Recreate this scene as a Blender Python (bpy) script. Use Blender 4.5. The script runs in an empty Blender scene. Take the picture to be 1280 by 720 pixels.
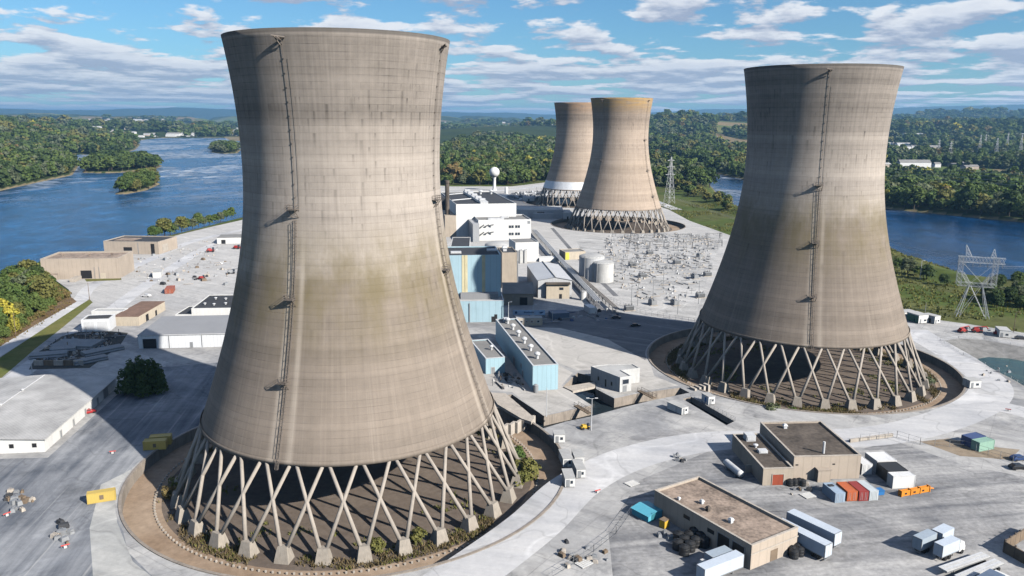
import bpy, math, random
import numpy as np
from mathutils import Vector, Matrix
from mathutils.geometry import tessellate_polygon
random.seed(7); RNG = np.random.default_rng(11)
SC = bpy.context.scene
COL = SC.collection
R_ = math.radians

# ---------------------------------------------------------------- camera model
FPX, PITCH, ROLL, CAMH = 999.4, .2075, .0062, 91.6      # focal length for a 1280 px wide frame
_cp, _sp = math.cos(PITCH), math.sin(PITCH)

def G(px, py, z=0.0):
    """the place in the world at height z that the photograph shows at pixel (px, py)"""
    X, Y = px-640, py-360; c, s = math.cos(-ROLL), math.sin(-ROLL)
    x = (X*c-Y*s)/FPX; y = -(X*s+Y*c)/FPX
    d = Vector((x, _cp+y*_sp, -_sp+y*_cp)); t = (z-CAMH)/d.z
    return Vector((d.x*t, d.y*t, z))

def P(p):
    x, y, z = p[0], p[1], p[2]-CAMH
    d = y*_cp - z*_sp; X = x/d*FPX; Y = -(y*_sp+z*_cp)/d*FPX
    c, s = math.cos(ROLL), math.sin(ROLL)
    return 640+X*c-Y*s, 360+X*s+Y*c

def HZ(base, top_y, z0=0.0):
    """height of a vertical edge whose foot is at pixel base and whose head is at image row top_y"""
    g = G(base[0], base[1], z0); lo, hi = 0.0, 200.0
    for _ in range(50):
        m = (lo+hi)/2
        if P((g.x, g.y, m))[1] > top_y: lo = m
        else: hi = m
    return lo

cam = bpy.data.cameras.new('camera'); camo = bpy.data.objects.new('camera', cam); COL.objects.link(camo)
cam.sensor_width = 36; cam.lens = FPX*36/1280; cam.clip_start = 1; cam.clip_end = 90000
camo.matrix_world = Matrix.Translation((0, 0, CAMH)) @ Matrix.Rotation(math.pi/2-PITCH, 4, 'X') @ Matrix.Rotation(ROLL, 4, 'Z')
SC.camera = camo
SC.render.resolution_x, SC.render.resolution_y = 1024, 576

# ---------------------------------------------------------------- tagging
def tag(o, label=None, cat=None, group=None, kind=None):
    if label: o['label'] = label
    if cat: o['category'] = cat
    if group: o['group'] = group
    if kind: o['kind'] = kind
    return o

def thing(name, label, cat, loc=(0, 0, 0), rz=0.0, group=None):
    o = bpy.data.objects.new(name, None); COL.objects.link(o)
    o.location = loc; o.rotation_euler = (0, 0, rz); o.empty_display_size = .5
    return tag(o, label, cat, group)

def copy_tree(o, parent=None):
    c = o.copy(); COL.objects.link(c)
    if parent is not None: c.parent = parent
    for ch in list(o.children): copy_tree(ch, c)
    return c

# ---------------------------------------------------------------- mesh builder
class MB:
    def __init__(s): s.v = []; s.f = []; s.m = []; s.cm = 0
    def face(s, pts):
        n = len(s.v); s.v += [tuple(p) for p in pts]; s.f.append(list(range(n, n+len(pts)))); s.m.append(s.cm); return s
    def raw(s, v, f):
        n = len(s.v); s.v += [tuple(p) for p in v]; s.f += [[i+n for i in q] for q in f]; s.m += [s.cm]*len(f); return s
    def box(s, x0, x1, y0, y1, z0, z1):
        v = [(x0,y0,z0),(x1,y0,z0),(x1,y1,z0),(x0,y1,z0),(x0,y0,z1),(x1,y0,z1),(x1,y1,z1),(x0,y1,z1)]
        return s.raw(v, [(0,3,2,1),(4,5,6,7),(0,1,5,4),(1,2,6,5),(2,3,7,6),(3,0,4,7)])
    def prism(s, poly, z0, z1, bottom=True):
        n = len(poly); a = sum(poly[i][0]*poly[(i+1)%n][1]-poly[(i+1)%n][0]*poly[i][1] for i in range(n))
        if a < 0: poly = poly[::-1]
        v = [(p[0],p[1],z0) for p in poly]+[(p[0],p[1],z1) for p in poly]
        f = [(i,(i+1)%n,n+(i+1)%n,n+i) for i in range(n)]
        f.append(tuple(range(n,2*n)))
        if bottom: f.append(tuple(range(n-1,-1,-1)))
        return s.raw(v, f)
    def frustum(s, cx, cy, z0, a0, b0, z1, a1, b1, rz=0.0):
        c, q = math.cos(rz), math.sin(rz); v = []
        for (a, b, z) in ((a0,b0,z0),(a1,b1,z1)):
            for (i, j) in ((-1,-1),(1,-1),(1,1),(-1,1)):
                x, y = i*a/2, j*b/2; v.append((cx+x*c-y*q, cy+x*q+y*c, z))
        return s.raw(v, [(0,3,2,1),(4,5,6,7),(0,1,5,4),(1,2,6,5),(2,3,7,6),(3,0,4,7)])
    def tube(s, pts, r, n=6, r1=None, caps=True):
        pts = [Vector(p) for p in pts]; rows = []; m = len(pts)
        for i, p in enumerate(pts):
            t = (pts[min(i+1,m-1)]-pts[max(i-1,0)]).normalized()
            a = t.orthogonal().normalized() if abs(t.z) > .95 else Vector((0,0,1)).cross(t).normalized()
            b = t.cross(a); rr = r if r1 is None else r+(r1-r)*i/max(1,m-1)
            rows.append([p+a*(rr*math.cos(2*math.pi*k/n))+b*(rr*math.sin(2*math.pi*k/n)) for k in range(n)])
        v = [q for row in rows for q in row]
        f = [(i*n+k, i*n+(k+1)%n, (i+1)*n+(k+1)%n, (i+1)*n+k) for i in range(m-1) for k in range(n)]
        if caps: f += [tuple(range(n-1,-1,-1)), tuple(range((m-1)*n, m*n))]
        return s.raw(v, f)
    def bar(s, a, b, w=.1):                       # square bar
        return s.tube([a, b], w*.7, 4)
    def lathe(s, prof, n=32, cx=0, cy=0, cap=False):
        v = []; f = []; m = len(prof)
        for (r, z) in prof:
            v += [(cx+r*math.cos(2*math.pi*k/n), cy+r*math.sin(2*math.pi*k/n), z) for k in range(n)]
        for i in range(m-1):
            for k in range(n):
                f.append((i*n+k, i*n+(k+1)%n, (i+1)*n+(k+1)%n, (i+1)*n+k))
        if cap: f += [tuple(range(n-1,-1,-1)), tuple(range((m-1)*n, m*n))]
        return s.raw(v, f)
    def mesh(s, name, mats, smooth=False):
        me = bpy.data.meshes.new(name); me.from_pydata(s.v, [], s.f)
        for m in (mats if isinstance(mats, (list, tuple)) else [mats]): me.materials.append(m)
        if isinstance(mats, (list, tuple)) and len(mats) > 1: me.polygons.foreach_set('material_index', s.m)
        if smooth: me.polygons.foreach_set('use_smooth', [True]*len(me.polygons))
        me.update(); return me
    def build(s, name, mats, parent=None, smooth=False):
        return link(name, s.mesh(name, mats, smooth), parent)

def link(name, me, parent=None, loc=None):
    o = bpy.data.objects.new(name, me); COL.objects.link(o)
    if parent is not None: o.parent = parent
    if loc is not None: o.location = loc
    return o

# ---------------------------------------------------------------- materials
class NT:
    """tiny helper for node graphs"""
    def __init__(s, tree): s.t = tree; s.n = tree.nodes; s.l = tree.links
    def new(s, typ, **kw):
        n = s.n.new(typ)
        for k, v in kw.items(): setattr(n, k, v)
        return n
    def put(s, sock, val):
        if isinstance(val, bpy.types.NodeSocket): s.l.new(val, sock)
        elif val is not None:
            if hasattr(sock.default_value, '__len__') and not hasattr(val, '__len__'): val = (val,)*len(sock.default_value)
            if hasattr(sock.default_value, '__len__') and len(sock.default_value) == 4 and len(val) == 3: val = (*val, 1)
            sock.default_value = val
    def math(s, op, a, b=None, c=None, clamp=False):
        n = s.new('ShaderNodeMath', operation=op, use_clamp=clamp)
        for i, x in enumerate((a, b, c)):
            if x is not None: s.put(n.inputs[i], x)
        return n.outputs[0]
    def vec(s, op, a, b=None):
        n = s.new('ShaderNodeVectorMath', operation=op); s.put(n.inputs[0], a)
        if b is not None: s.put(n.inputs[1], b)
        return n.outputs[0]
    def noise(s, vec, scale, detail=4, rough=.55, dist=0.0, dim='3D', w=None):
        n = s.new('ShaderNodeTexNoise', noise_dimensions=dim)
        if vec is not None and dim != '1D': s.put(n.inputs['Vector'], vec)
        if w is not None: s.put(n.inputs['W'], w)
        s.put(n.inputs['Scale'], scale); s.put(n.inputs['Detail'], detail); s.put(n.inputs['Roughness'], rough); s.put(n.inputs['Distortion'], dist)
        return n.outputs[0]
    def mr(s, v, a, b, c=0.0, d=1.0, smooth=False):
        n = s.new('ShaderNodeMapRange', interpolation_type='SMOOTHSTEP' if smooth else 'LINEAR', clamp=True)
        for i, x in enumerate((v, a, b, c, d)): s.put(n.inputs[i], x)
        return n.outputs[0]
    def mix(s, f, a, b, mode='MIX'):
        n = s.new('ShaderNodeMix', data_type='RGBA', blend_type=mode, clamp_factor=True)
        s.put(n.inputs[0], f); s.put(n.inputs[6], a); s.put(n.inputs[7], b); return n.outputs[2]
    def xyz(s, v):
        n = s.new('ShaderNodeSeparateXYZ'); s.put(n.inputs[0], v); return n.outputs
    def comb(s, x, y, z=0.0):
        n = s.new('ShaderNodeCombineXYZ')
        for i, q in enumerate((x, y, z)): s.put(n.inputs[i], q)
        return n.outputs[0]
    def pos(s): return s.new('ShaderNodeNewGeometry').outputs['Position']
    def obj(s): return s.new('ShaderNodeTexCoord').outputs['Object']

def new_mat(name):
    m = bpy.data.materials.new(name); m.use_nodes = True
    nt = NT(m.node_tree); b = m.node_tree.nodes['Principled BSDF']
    return m, nt, b

_mats = {}
def mat(name, color, rough=.75, metal=0.0, vary=.12, scale=.35, grime=.25, spec=.4, bump=0.0):
    """painted or plain surface with two scales of tone variation and faint dirt runs"""
    if name in _mats: return _mats[name]
    m, t, b = new_mat(name)
    p = t.pos(); x = t.xyz(p)
    n1 = t.noise(p, scale, 5, .6); n2 = t.noise(t.comb(x[0], x[1], t.math('MULTIPLY', x[2], .12)), scale*5, 3, .6)
    k = t.math('ADD', t.mr(n1, .25, .75, 1-vary, 1+vary), t.mr(n2, .35, .8, 0, -grime*.6))
    t.put(b.inputs['Base Color'], t.mix(1.0, color, t.comb(k, k, k), 'MULTIPLY'))
    b.inputs['Roughness'].default_value = rough; b.inputs['Metallic'].default_value = metal
    b.inputs['Specular IOR Level'].default_value = spec
    if bump:
        bn = t.new('ShaderNodeBump'); bn.inputs['Strength'].default_value = bump; bn.inputs['Distance'].default_value = .3
        t.put(bn.inputs['Height'], n2); t.put(b.inputs['Normal'], bn.outputs[0])
    _mats[name] = m; return m

def ribbed(name, color, pitch=1.0, depth=.12, rough=.5, vary=.06):
    """metal cladding: narrow vertical shadow lines between the panels, along the object's own x and y"""
    if name in _mats: return _mats[name]
    m, t, b = new_mat(name); o = t.xyz(t.obj()); p = t.pos()
    u = t.math('FRACT', t.math('DIVIDE', t.math('ADD', o[0], o[1]), pitch))
    line = t.math('LESS_THAN', u, .14)
    n1 = t.noise(p, .12, 4, .6); n2 = t.noise(t.comb(t.xyz(p)[0], t.xyz(p)[1], t.math('MULTIPLY', t.xyz(p)[2], .08)), 1.2, 3, .6)
    k = t.math('ADD', t.mr(n1, .25, .75, 1-vary, 1+vary), t.math('ADD', t.math('MULTIPLY', line, -depth), t.mr(n2, .5, .85, 0, -.12)))
    t.put(b.inputs['Base Color'], t.mix(1.0, color, t.comb(k, k, k), 'MULTIPLY')); b.inputs['Roughness'].default_value = rough
    _mats[name] = m; return m
# ================================================================ light and sky
SUN_AZ, SUN_EL = R_(128), R_(32)                       # azimuth from +Y towards +X
SC.view_settings.view_transform = 'Standard'; SC.view_settings.look = 'None'
SC.view_settings.exposure = 0.68; SC.view_settings.gamma = 1.0; SC.view_settings.use_curve_mapping = False
sl = bpy.data.lights.new('sun', 'SUN'); sl.energy = 5.0; sl.angle = R_(.53); sl.color = (1.0, .94, .86)
so = bpy.data.objects.new('sun', sl); COL.objects.link(so)
sdir = Vector((math.sin(SUN_AZ)*math.cos(SUN_EL), math.cos(SUN_AZ)*math.cos(SUN_EL), math.sin(SUN_EL)))
so.rotation_euler = sdir.to_track_quat('Z', 'Y').to_euler(); so.location = (300, -300, 400)

w = bpy.data.worlds.new('World'); SC.world = w; w.use_nodes = True
t = NT(w.node_tree); bg = w.node_tree.nodes['Background']
sky = t.new('ShaderNodeTexSky', sky_type='NISHITA', sun_disc=False)
sky.sun_elevation = SUN_EL; sky.sun_rotation = SUN_AZ; sky.altitude = 100; sky.air_density = 1.0; sky.dust_density = .25; sky.ozone_density = 2.0
d = t.new('ShaderNodeTexCoord').outputs['Generated']
x = t.xyz(d)
# clouds lie on a flat layer seen at a grazing angle, slightly curved down to the horizon
zz = t.math('ADD', t.math('MAXIMUM', x[2], 0.0), .020)
hx_ = t.math('ARCTAN2', x[0], x[1])                     # compass bearing
cu = t.math('MULTIPLY', hx_, 6.2); cv = t.math('MULTIPLY', t.math('LOGARITHM', zz, 2.71828), 2.9)
def cloud(dv):
    uv = t.comb(t.math('ADD', cu, 3.7), t.math('ADD', cv, dv), 0.0)
    n1 = t.noise(uv, 1.7, 8, .58, .1); n2 = t.noise(uv, .5, 2, .5)
    return t.math('ADD', t.math('MULTIPLY', n1, .72), t.math('MULTIPLY', n2, .40))
dens, above = cloud(0.0), cloud(.22)
cover = t.mr(x[2], .01, .15, .458, .572)
mask = t.mr(t.math('SUBTRACT', dens, cover), 0.0, .06, 0, 1, True)
thick = t.mr(t.math('SUBTRACT', dens, cover), .04, .2, 0, 1, True)
lit = t.mr(t.math('SUBTRACT', dens, above), -.05, .07, 0, 1)      # open sky above: a sunlit top
ccol = t.mix(lit, (5.0, 5.6, 7.2), (12.0, 12.0, 12.2))
ccol = t.mix(t.math('MULTIPLY', thick, .35), ccol, (5.6, 6.4, 8.4))
amt = t.math('MULTIPLY', mask, t.mr(x[2], -.005, .012, 0, .9))
skyc = t.mix(1.0, sky.outputs[0], (.68, 1.10, 1.42), 'MULTIPLY')
t.put(bg.inputs[0], t.mix(amt, skyc, ccol)); bg.inputs[1].default_value = .05

SC.cycles.use_denoising = True
SC.cycles.max_bounces = 6; SC.cycles.diffuse_bounces = 0; SC.cycles.glossy_bounces = 3; SC.cycles.transparent_max_bounces = 6
SC.cycles.volume_bounces = 0; SC.cycles.sample_clamp_indirect = 5
SC.cycles.use_adaptive_sampling = True; SC.cycles.adaptive_threshold = .02
# ================================================================ cooling towers
Z0 = -3.0                                              # floor of the basins; local z = 0 there
PT = (24.1465, 82.8041, 52.3945, 60.5521); ZTOP, ZBOT, RFOOT = 113.4, 19.3, 45.4
def RT(z):
    rt, zt, c1, c2 = PT; c = c1 if z < zt else c2
    return rt*math.sqrt(1+((z-zt)/c)**2)
TOWERS = {1: (-42.63, 203.03), 2: (111.45, 299.58), 4: (94.62, 716.02), 3: (72.5, 910.0)}

def shell_mat(name, seed, stain=1.0, top=None, light=(.50, .425, .345), dark=(.40, .335, .27), lads=()):
    m, t, b = new_mat(name); o = t.obj(); x = t.xyz(o)
    ang = t.math('ARCTAN2', x[1], x[0]); z = x[2]
    lift = 1.55
    li = t.math('FLOOR', t.math('DIVIDE', z, lift)); lf = t.math('FRACT', t.math('DIVIDE', z, lift))
    wn = t.new('ShaderNodeTexWhiteNoise', noise_dimensions='1D'); t.put(wn.inputs['W'], t.math('ADD', li, seed*17.3))
    av = t.comb(t.math('MULTIPLY', ang, 24.0), 0.0, z)            # roughly metres along the wall
    big = t.noise(t.vec('ADD', av, (seed*31.0, 0, 0)), .035, 4, .6)
    low = t.mr(t.math('ADD', z, t.mr(big, .3, .7, -6, 6)), 56, 65, 0, 1, True)
    col = t.mix(low, dark, light)
    # broad rings where one season of pouring met the next
    ring = t.noise(None, .16, 3, .7, 0, '1D', t.math('ADD', z, seed*50.0))
    k = t.math('ADD', t.mr(wn.outputs[0], 0, 1, .945, 1.045), t.mr(ring, .3, .7, -.09, .09))
    k = t.math('ADD', k, t.mr(t.noise(av, .45, 6, .65), .25, .75, -.09, .09))
    k = t.math('ADD', k, t.mr(big, .3, .7, -.12, .12))
    # board-marked vertical tone
    vs = t.noise(t.comb(t.math('MULTIPLY', ang, 40.0), seed*5.0, t.math('MULTIPLY', z, .03)), 1.0, 4, .65)
    k = t.math('ADD', k, t.mr(vs, .3, .75, .08, -.13))
    # joints
    wob = t.noise(av, .15, 3, .6)
    line = t.math('MULTIPLY', t.math('LESS_THAN', lf, .085), t.mr(wob, .38, .66, .03, .24))
    k = t.math('SUBTRACT', k, line)
    pan = t.math('FRACT', t.math('MULTIPLY', ang, 96/6.2832)); k = t.math('SUBTRACT', k, t.math('MULTIPLY', t.math('LESS_THAN', pan, .06), .03))
    # drip runs below some joints, mostly in the upper half
    for (cells, hgt, thr, off, zlo, zhi) in ((210, 6.2, .86, .0, 62, 106), (330, 3.1, .88, 7.7, 66, 100), (150, 9.3, .9, 3.3, 40, 98)):
        ci = t.math('FLOOR', t.math('MULTIPLY', ang, cells/6.2832)); w1 = t.new('ShaderNodeTexWhiteNoise', noise_dimensions='1D'); t.put(w1.inputs['W'], t.math('ADD', ci, off+.31)); zo = t.math('ADD', z, t.math('MULTIPLY', t.math('FLOOR', t.math('MULTIPLY', w1.outputs[0], hgt/lift)), lift)); zi = t.math('FLOOR', t.math('DIVIDE', zo, hgt)); zf = t.math('FRACT', t.math('DIVIDE', zo, hgt))
        w2 = t.new('ShaderNodeTexWhiteNoise', noise_dimensions='3D'); t.put(w2.inputs['Vector'], t.comb(ci, zi, seed+off))
        on = t.math('GREATER_THAN', w2.outputs[0], thr)
        cu = t.math('FRACT', t.math('MULTIPLY', ang, cells/6.2832)); w = t.mr(t.math('ABSOLUTE', t.math('SUBTRACT', cu, .5)), .1, .5, 1, 0)
        run = t.mr(zf, t.mr(w2.outputs[0], thr, 1.0, .85, .1), 1.0, 0, 1)
        zone = t.math('MULTIPLY', t.mr(z, zlo, zlo+10, 0, 1), t.mr(z, zhi, zhi+5, 1, 0))
        patch = t.mr(t.noise(t.vec('ADD', av, (off*9, 0, 0)), .05, 2, .5), .42, .6, .15, 1)
        k = t.math('SUBTRACT', k, t.math('MULTIPLY', t.math('MULTIPLY', t.math('MULTIPLY', on, w), t.math('MULTIPLY', run, patch)), t.math('MULTIPLY', zone, .36)))
    # tone darker towards the crown
    k = t.math('SUBTRACT', k, t.math('MULTIPLY', t.mr(t.math('ADD', z, t.mr(big, .3, .7, -4, 4)), 84, 98, 0, 1, True), .30))
    col = t.mix(1.0, col, t.comb(k, k, k), 'MULTIPLY')
    # algae belt
    sn = t.noise(t.comb(t.math('MULTIPLY', ang, 9.0), seed*3.0, t.math('MULTIPLY', z, .16)), .55, 5, .65)
    belt = t.math('MULTIPLY', t.mr(z, 36, 57, 0, 1, True), t.mr(z, 62, 74, 1, 0, True))
    col = t.mix(t.math('MULTIPLY', t.math('MULTIPLY', belt, t.mr(sn, .34, .66, .08, .72)), stain), col, (.17, .14, .072))
    # fine washed-out stripes through the belt
    st2 = t.noise(t.comb(t.math('MULTIPLY', ang, 46.0), 0.0, t.math('MULTIPLY', z, .02)), 1.0, 2, .5)
    col = t.mix(t.math('MULTIPLY', t.mr(st2, .62, .72, 0, .13), t.mr(z, 20, 70, 1, .25)), col, (.55, .49, .42))
    for la in lads:                                      # concrete washed pale beside the ladder, dark below its platforms
        da = t.math('MULTIPLY', t.math('SUBTRACT', ang, la), 34.0); e_ = t.noise(t.comb(0.0, seed, t.math('MULTIPLY', z, .08)), 1.0, 3, .6)
        wl = t.math('ADD', t.mr(t.math('ABSOLUTE', t.math('SUBTRACT', da, 2.2)), .3, 1.0, 1, 0), t.mr(t.math('ABSOLUTE', t.math('ADD', da, 1.8)), .3, 1.2, 1, 0))
        col = t.mix(t.math('MULTIPLY', t.math('MULTIPLY', wl, t.mr(e_, .3, .6, .12, .5)), t.mr(z, 60, 72, 1, .08)), col, (.50, .44, .37))
    col = t.mix(t.mr(z, 112.3, 112.7, 0, .75), col, (.07, .065, .06))
    if top:
        tn = t.mr(t.noise(t.comb(t.math('MULTIPLY', ang, 4.0), 0, z), .6, 4, .6), .35, .6, .2, 1)
        col = t.mix(t.math('MULTIPLY', t.mr(z, 98, 111, 0, .75, True), tn), col, top)
    t.put(b.inputs['Base Color'], col); b.inputs['Roughness'].default_value = .93; b.inputs['Diffuse Roughness'].default_value = .15; b.inputs['Specular IOR Level'].default_value = .2
    bn = t.new('ShaderNodeBump'); bn.inputs['Strength'].default_value = .35; bn.inputs['Distance'].default_value = .12
    t.put(bn.inputs['Height'], t.math('SUBTRACT', wn.outputs[0], t.math('MULTIPLY', line, 2.0))); t.put(b.inputs['Normal'], bn.outputs[0])
    return m

M_PALE = mat('pale_concrete', (.36, .32, .275), .9, vary=.10, scale=.5, grime=.3)
M_PED = mat('pedestal_concrete', (.32, .285, .24), .9, vary=.12, scale=.7, grime=.4)
M_RUST = mat('weathered_steel', (.16, .135, .115), .7, vary=.2, grime=.3)
M_GALV = mat('galvanised_steel', (.42, .43, .44), .5, .3, vary=.1)
NX = 32

def shell_mesh():
    mb = MB(); zs = list(np.linspace(ZBOT, ZTOP, 64))
    prof = [(RT(z), z) for z in zs]
    prof[-1] = (RT(ZTOP)+.0, ZTOP)
    prof += [(RT(ZTOP)-1.1, ZTOP)]
    prof += [(RT(z)-(.9 if z < 25 else .5), z) for z in zs[-3::-1]] + [(RT(ZBOT), ZBOT)]
    mb.lathe(prof, 192); return mb.mesh('shell', M_PALE, True)
def ring_mesh():                                         # thicker lower edge
    mb = MB(); r = RT(ZBOT)
    mb.lathe([(r+.02, ZBOT+.9), (r+.14, ZBOT+.8), (r+.16, ZBOT-.2), (r-1.0, ZBOT-.2)], 160); return mb.mesh('ring_beam', M_PALE, True)
SHELL, RINGB = shell_mesh(), ring_mesh()
def strut_mesh(sgn):
    mb = MB(); a = math.pi/NX
    def pt(ang, r, z): return Vector((r*math.cos(ang), r*math.sin(ang), z))
    p0 = pt(sgn*.018, RFOOT-.9, 3.1); p1 = pt(sgn*(2*a-.018), RT(ZBOT)-.35, ZBOT)
    mb.tube([p0, p0.lerp(p1, .5), p1], .50, 8, .42); return mb.mesh('strut', M_PALE, True)
STRUT = [strut_mesh(1), strut_mesh(-1)]
def ped_mesh():
    mb = MB(); mb.frustum(RFOOT-.7, 0, 0, 3.4, 3.4, 3.4, 1.6, 2.2); return mb.mesh('pedestal', M_PED)
PED = ped_mesh()

def angle_at(key, px, z):
    """bearing on the tower's wall that faces the camera at image column px, at local height z"""
    X, Y = TOWERS[key]; best = None
    for k in range(720):
        a = -math.pi+k*math.pi/720
        p = P((X+RT(z)*math.cos(a), Y+RT(z)*math.sin(a), z+Z0)); e = abs(p[0]-px)
        if best is None or e < best[0]: best = (e, a)
    return best[1]

def z_at(key, ang, py):
    X, Y = TOWERS[key]; lo, hi = ZBOT, ZTOP
    for _ in range(40):
        m = (lo+hi)/2
        if P((X+RT(m)*math.cos(ang), Y+RT(m)*math.sin(ang), m+Z0))[1] > py: lo = m
        else: hi = m
    return lo

def ladder(root, ang, stops, cage_top, z_top=ZTOP-2):
    ca, sa = math.cos(ang), math.sin(ang)
    def pt(z, off, lat): r = RT(z)+off; return (r*ca-lat*sa, r*sa+lat*ca, z)
    mb = MB()
    zs = list(np.arange(ZBOT-1, cage_top, 3.0))
    for lat in (-.28, .28):
        mb.tube([pt(z, .35, lat) for z in zs], .05, 4)
        mb.tube([pt(z, .85, lat*1.1) for z in zs], .05, 4)
    for z in np.arange(ZBOT-1, cage_top-.5, 1.8):
        mb.tube([pt(z, .25, -.3), pt(z, .65, -.36), pt(z, .92, 0), pt(z, .65, .36), pt(z, .25, .3)], .04, 4)
    for z in np.arange(ZBOT-1, cage_top-.5, .75): mb.tube([pt(z, .35, -.28), pt(z, .35, .28)], .035, 4)
    mb.build('cage_ladder', M_RUST, root)
    m2 = MB(); zs = list(np.arange(cage_top-1, z_top, 3.0))+[z_top]
    m2.tube([pt(z, .22, -.25) for z in zs], .055, 4); m2.tube([pt(z, .14, .75) for z in zs[:-2]], .035, 4)
    for z in zs: m2.raw(*_boxv(pt(z, .2, -.25), .24))
    m2.build('conduit', M_RUST, root)
    for (z, ext) in stops:
        p = MB(); w = 1.0
        def q(off, lat, dz): return pt(z, off, lat)[:2]+(z+dz,)
        a0, a1, b0, b1 = q(.1, -w*1.7, 0), q(.1, w*.6, 0), q(1.0+ext, w*.6, 0), q(1.0+ext, -w*1.7, 0)
        lo = [a0, a1, b0, b1]; p.raw(lo+[(v[0], v[1], v[2]+.18) for v in lo], [(0,3,2,1),(4,5,6,7),(0,1,5,4),(1,2,6,5),(2,3,7,6),(3,0,4,7)])
        for h in (.6, 1.15):
            p.tube([q(.1, -w*1.7, h), q(1+ext, -w*1.7, h), q(1+ext, w*.6, h), q(.1, w*.6, h)], .06, 4)
        for (o_, l_) in ((1+ext, -w*1.7), (1+ext, -w*.5), (1+ext, w*.6), (.2, -w*1.7)): p.tube([q(o_, l_, 0), q(o_, l_, 1.15)], .06, 4)
        p.tube([q(.9+ext, -w, 0), q(-.2, -w, -2.2)], .09, 4); p.tube([q(.9+ext, w*.5, 0), q(-.2, w*.5, -2.2)], .09, 4)
        p.build('platform', M_RUST, root)
    d = MB(); d.tube([pt(z_top-.5, .1, -.3), pt(z_top, 1.5, -.6)], .2, 5); d.tube([pt(z_top, .2, .6), pt(z_top+.3, 1.6, -1.8)], .2, 5); d.tube([pt(z_top+.2, 1.4, -1.2), pt(z_top-1.6, .3, -.6)], .15, 5)
    d.build('davit', M_RUST, root)

def _boxv(c, s):
    x, y, z = c; h = s/2
    v = [(x-h,y-h,z-h),(x+h,y-h,z-h),(x+h,y+h,z-h),(x-h,y+h,z-h),(x-h,y-h,z+h),(x+h,y-h,z+h),(x+h,y+h,z+h),(x-h,y+h,z+h)]
    return v, [(0,3,2,1),(4,5,6,7),(0,1,5,4),(1,2,6,5),(2,3,7,6),(3,0,4,7)]

LBL = {1: 'nearest and largest concrete cooling tower, algae belt at mid height, in the left round basin',
       2: 'right concrete cooling tower with one ladder down its face, standing in the right round basin',
       4: 'far cooling tower with an ochre stained rim, in front of its twin beyond the switchyard',
       3: 'farthest cooling tower with a white band round its lower edge, half hidden behind its twin'}
FOOT0 = {1: angle_at(1, 404, ZBOT), 2: -.06+angle_at(2, 1030, ZBOT), 4: -1.6, 3: -1.65}
for key in (1, 2, 4, 3):
    X, Y = TOWERS[key]
    root = thing('cooling_tower', LBL[key], 'cooling tower', (X, Y, Z0), 0, 'hyperbolic cooling towers of the power station')
    sh = link('shell', SHELL, root)
    mk = shell_mat('shell_concrete_%d' % key, key*1.37, {1: 1.0, 2: .9, 4: .12, 3: .1}[key], (.46, .29, .10) if key == 4 else ((.42, .27, .16) if key == 3 else None), **dict(zip(('light', 'dark'), ((.40, .325, .262), (.39, .315, .25)) if key > 2 else ((.365, .322, .282), (.238, .200, .165)))), lads=([angle_at(1, 349, ZBOT+1), angle_at(1, 604, ZBOT+3)] if key == 1 else ([angle_at(2, 1015, ZBOT+1)] if key == 2 else [])))
    if key == 1: SHELL.materials[0] = mk
    sh.material_slots[0].link = 'OBJECT'; sh.material_slots[0].material = mk
    rbm = link('ring_beam', RINGB, root)
    rbm.material_slots[0].link = 'OBJECT'; rbm.material_slots[0].material = mk
    a0 = FOOT0[key]
    if key == 1:                                        # put a pedestal on the pixel of one seen in the photograph
        a0 = min((abs(P((X+RFOOT*math.cos(a), Y+RFOOT*math.sin(a), Z0))[0]-404), a) for a in np.linspace(-math.pi, 0, 1500))[1]
    if key == 2:
        a0 = min((abs(P((X+RFOOT*math.cos(a), Y+RFOOT*math.sin(a), Z0))[0]-1031), a) for a in np.linspace(-math.pi, 0, 1500))[1]
    for i in range(NX):
        for me in STRUT:
            o = link('strut', me, root); o.rotation_euler.z = a0+i*2*math.pi/NX
        o = link('pedestal', PED, root); o.rotation_euler.z = a0+i*2*math.pi/NX
    if key == 1:
        a = angle_at(1, 349, ZBOT+1); b = angle_at(1, 604, ZBOT+3)
        ladder(root, a, [(z_at(1, a, y), .9) for y in (262, 374, 478)], z_at(1, a, 258))
        ladder(root, b, [(z_at(1, b, y), .5) for y in (250, 337)], z_at(1, b, 245))
    if key == 2:
        a = angle_at(2, 1015, ZBOT+1)
        ladder(root, a, [(z_at(2, a, y), .9) for y in (232, 304, 371)], z_at(2, a, 228))
    if key == 4:
        a = angle_at(4, 806, 70); ladder(root, a, [(78, .6), (52, .6), (30, .6)], 76)
        b = angle_at(4, 742, 22); ladder(root, b, [(60, .6)], 60)
    if key == 3:
        band = MB(); rr = lambda z: RT(z)+.25
        band.lathe([(rr(z), z) for z in np.linspace(ZBOT+.3, ZBOT+9, 8)], 120); band.build('cladding_band', mat('white_cladding', (.74, .76, .78), .6), root, True)
# ================================================================ terrain, water, site
WZ = -6.0
def px_poly(pts, z=0.0): return [tuple(G(a, b, z)[:2]) for a, b in pts]

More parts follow.
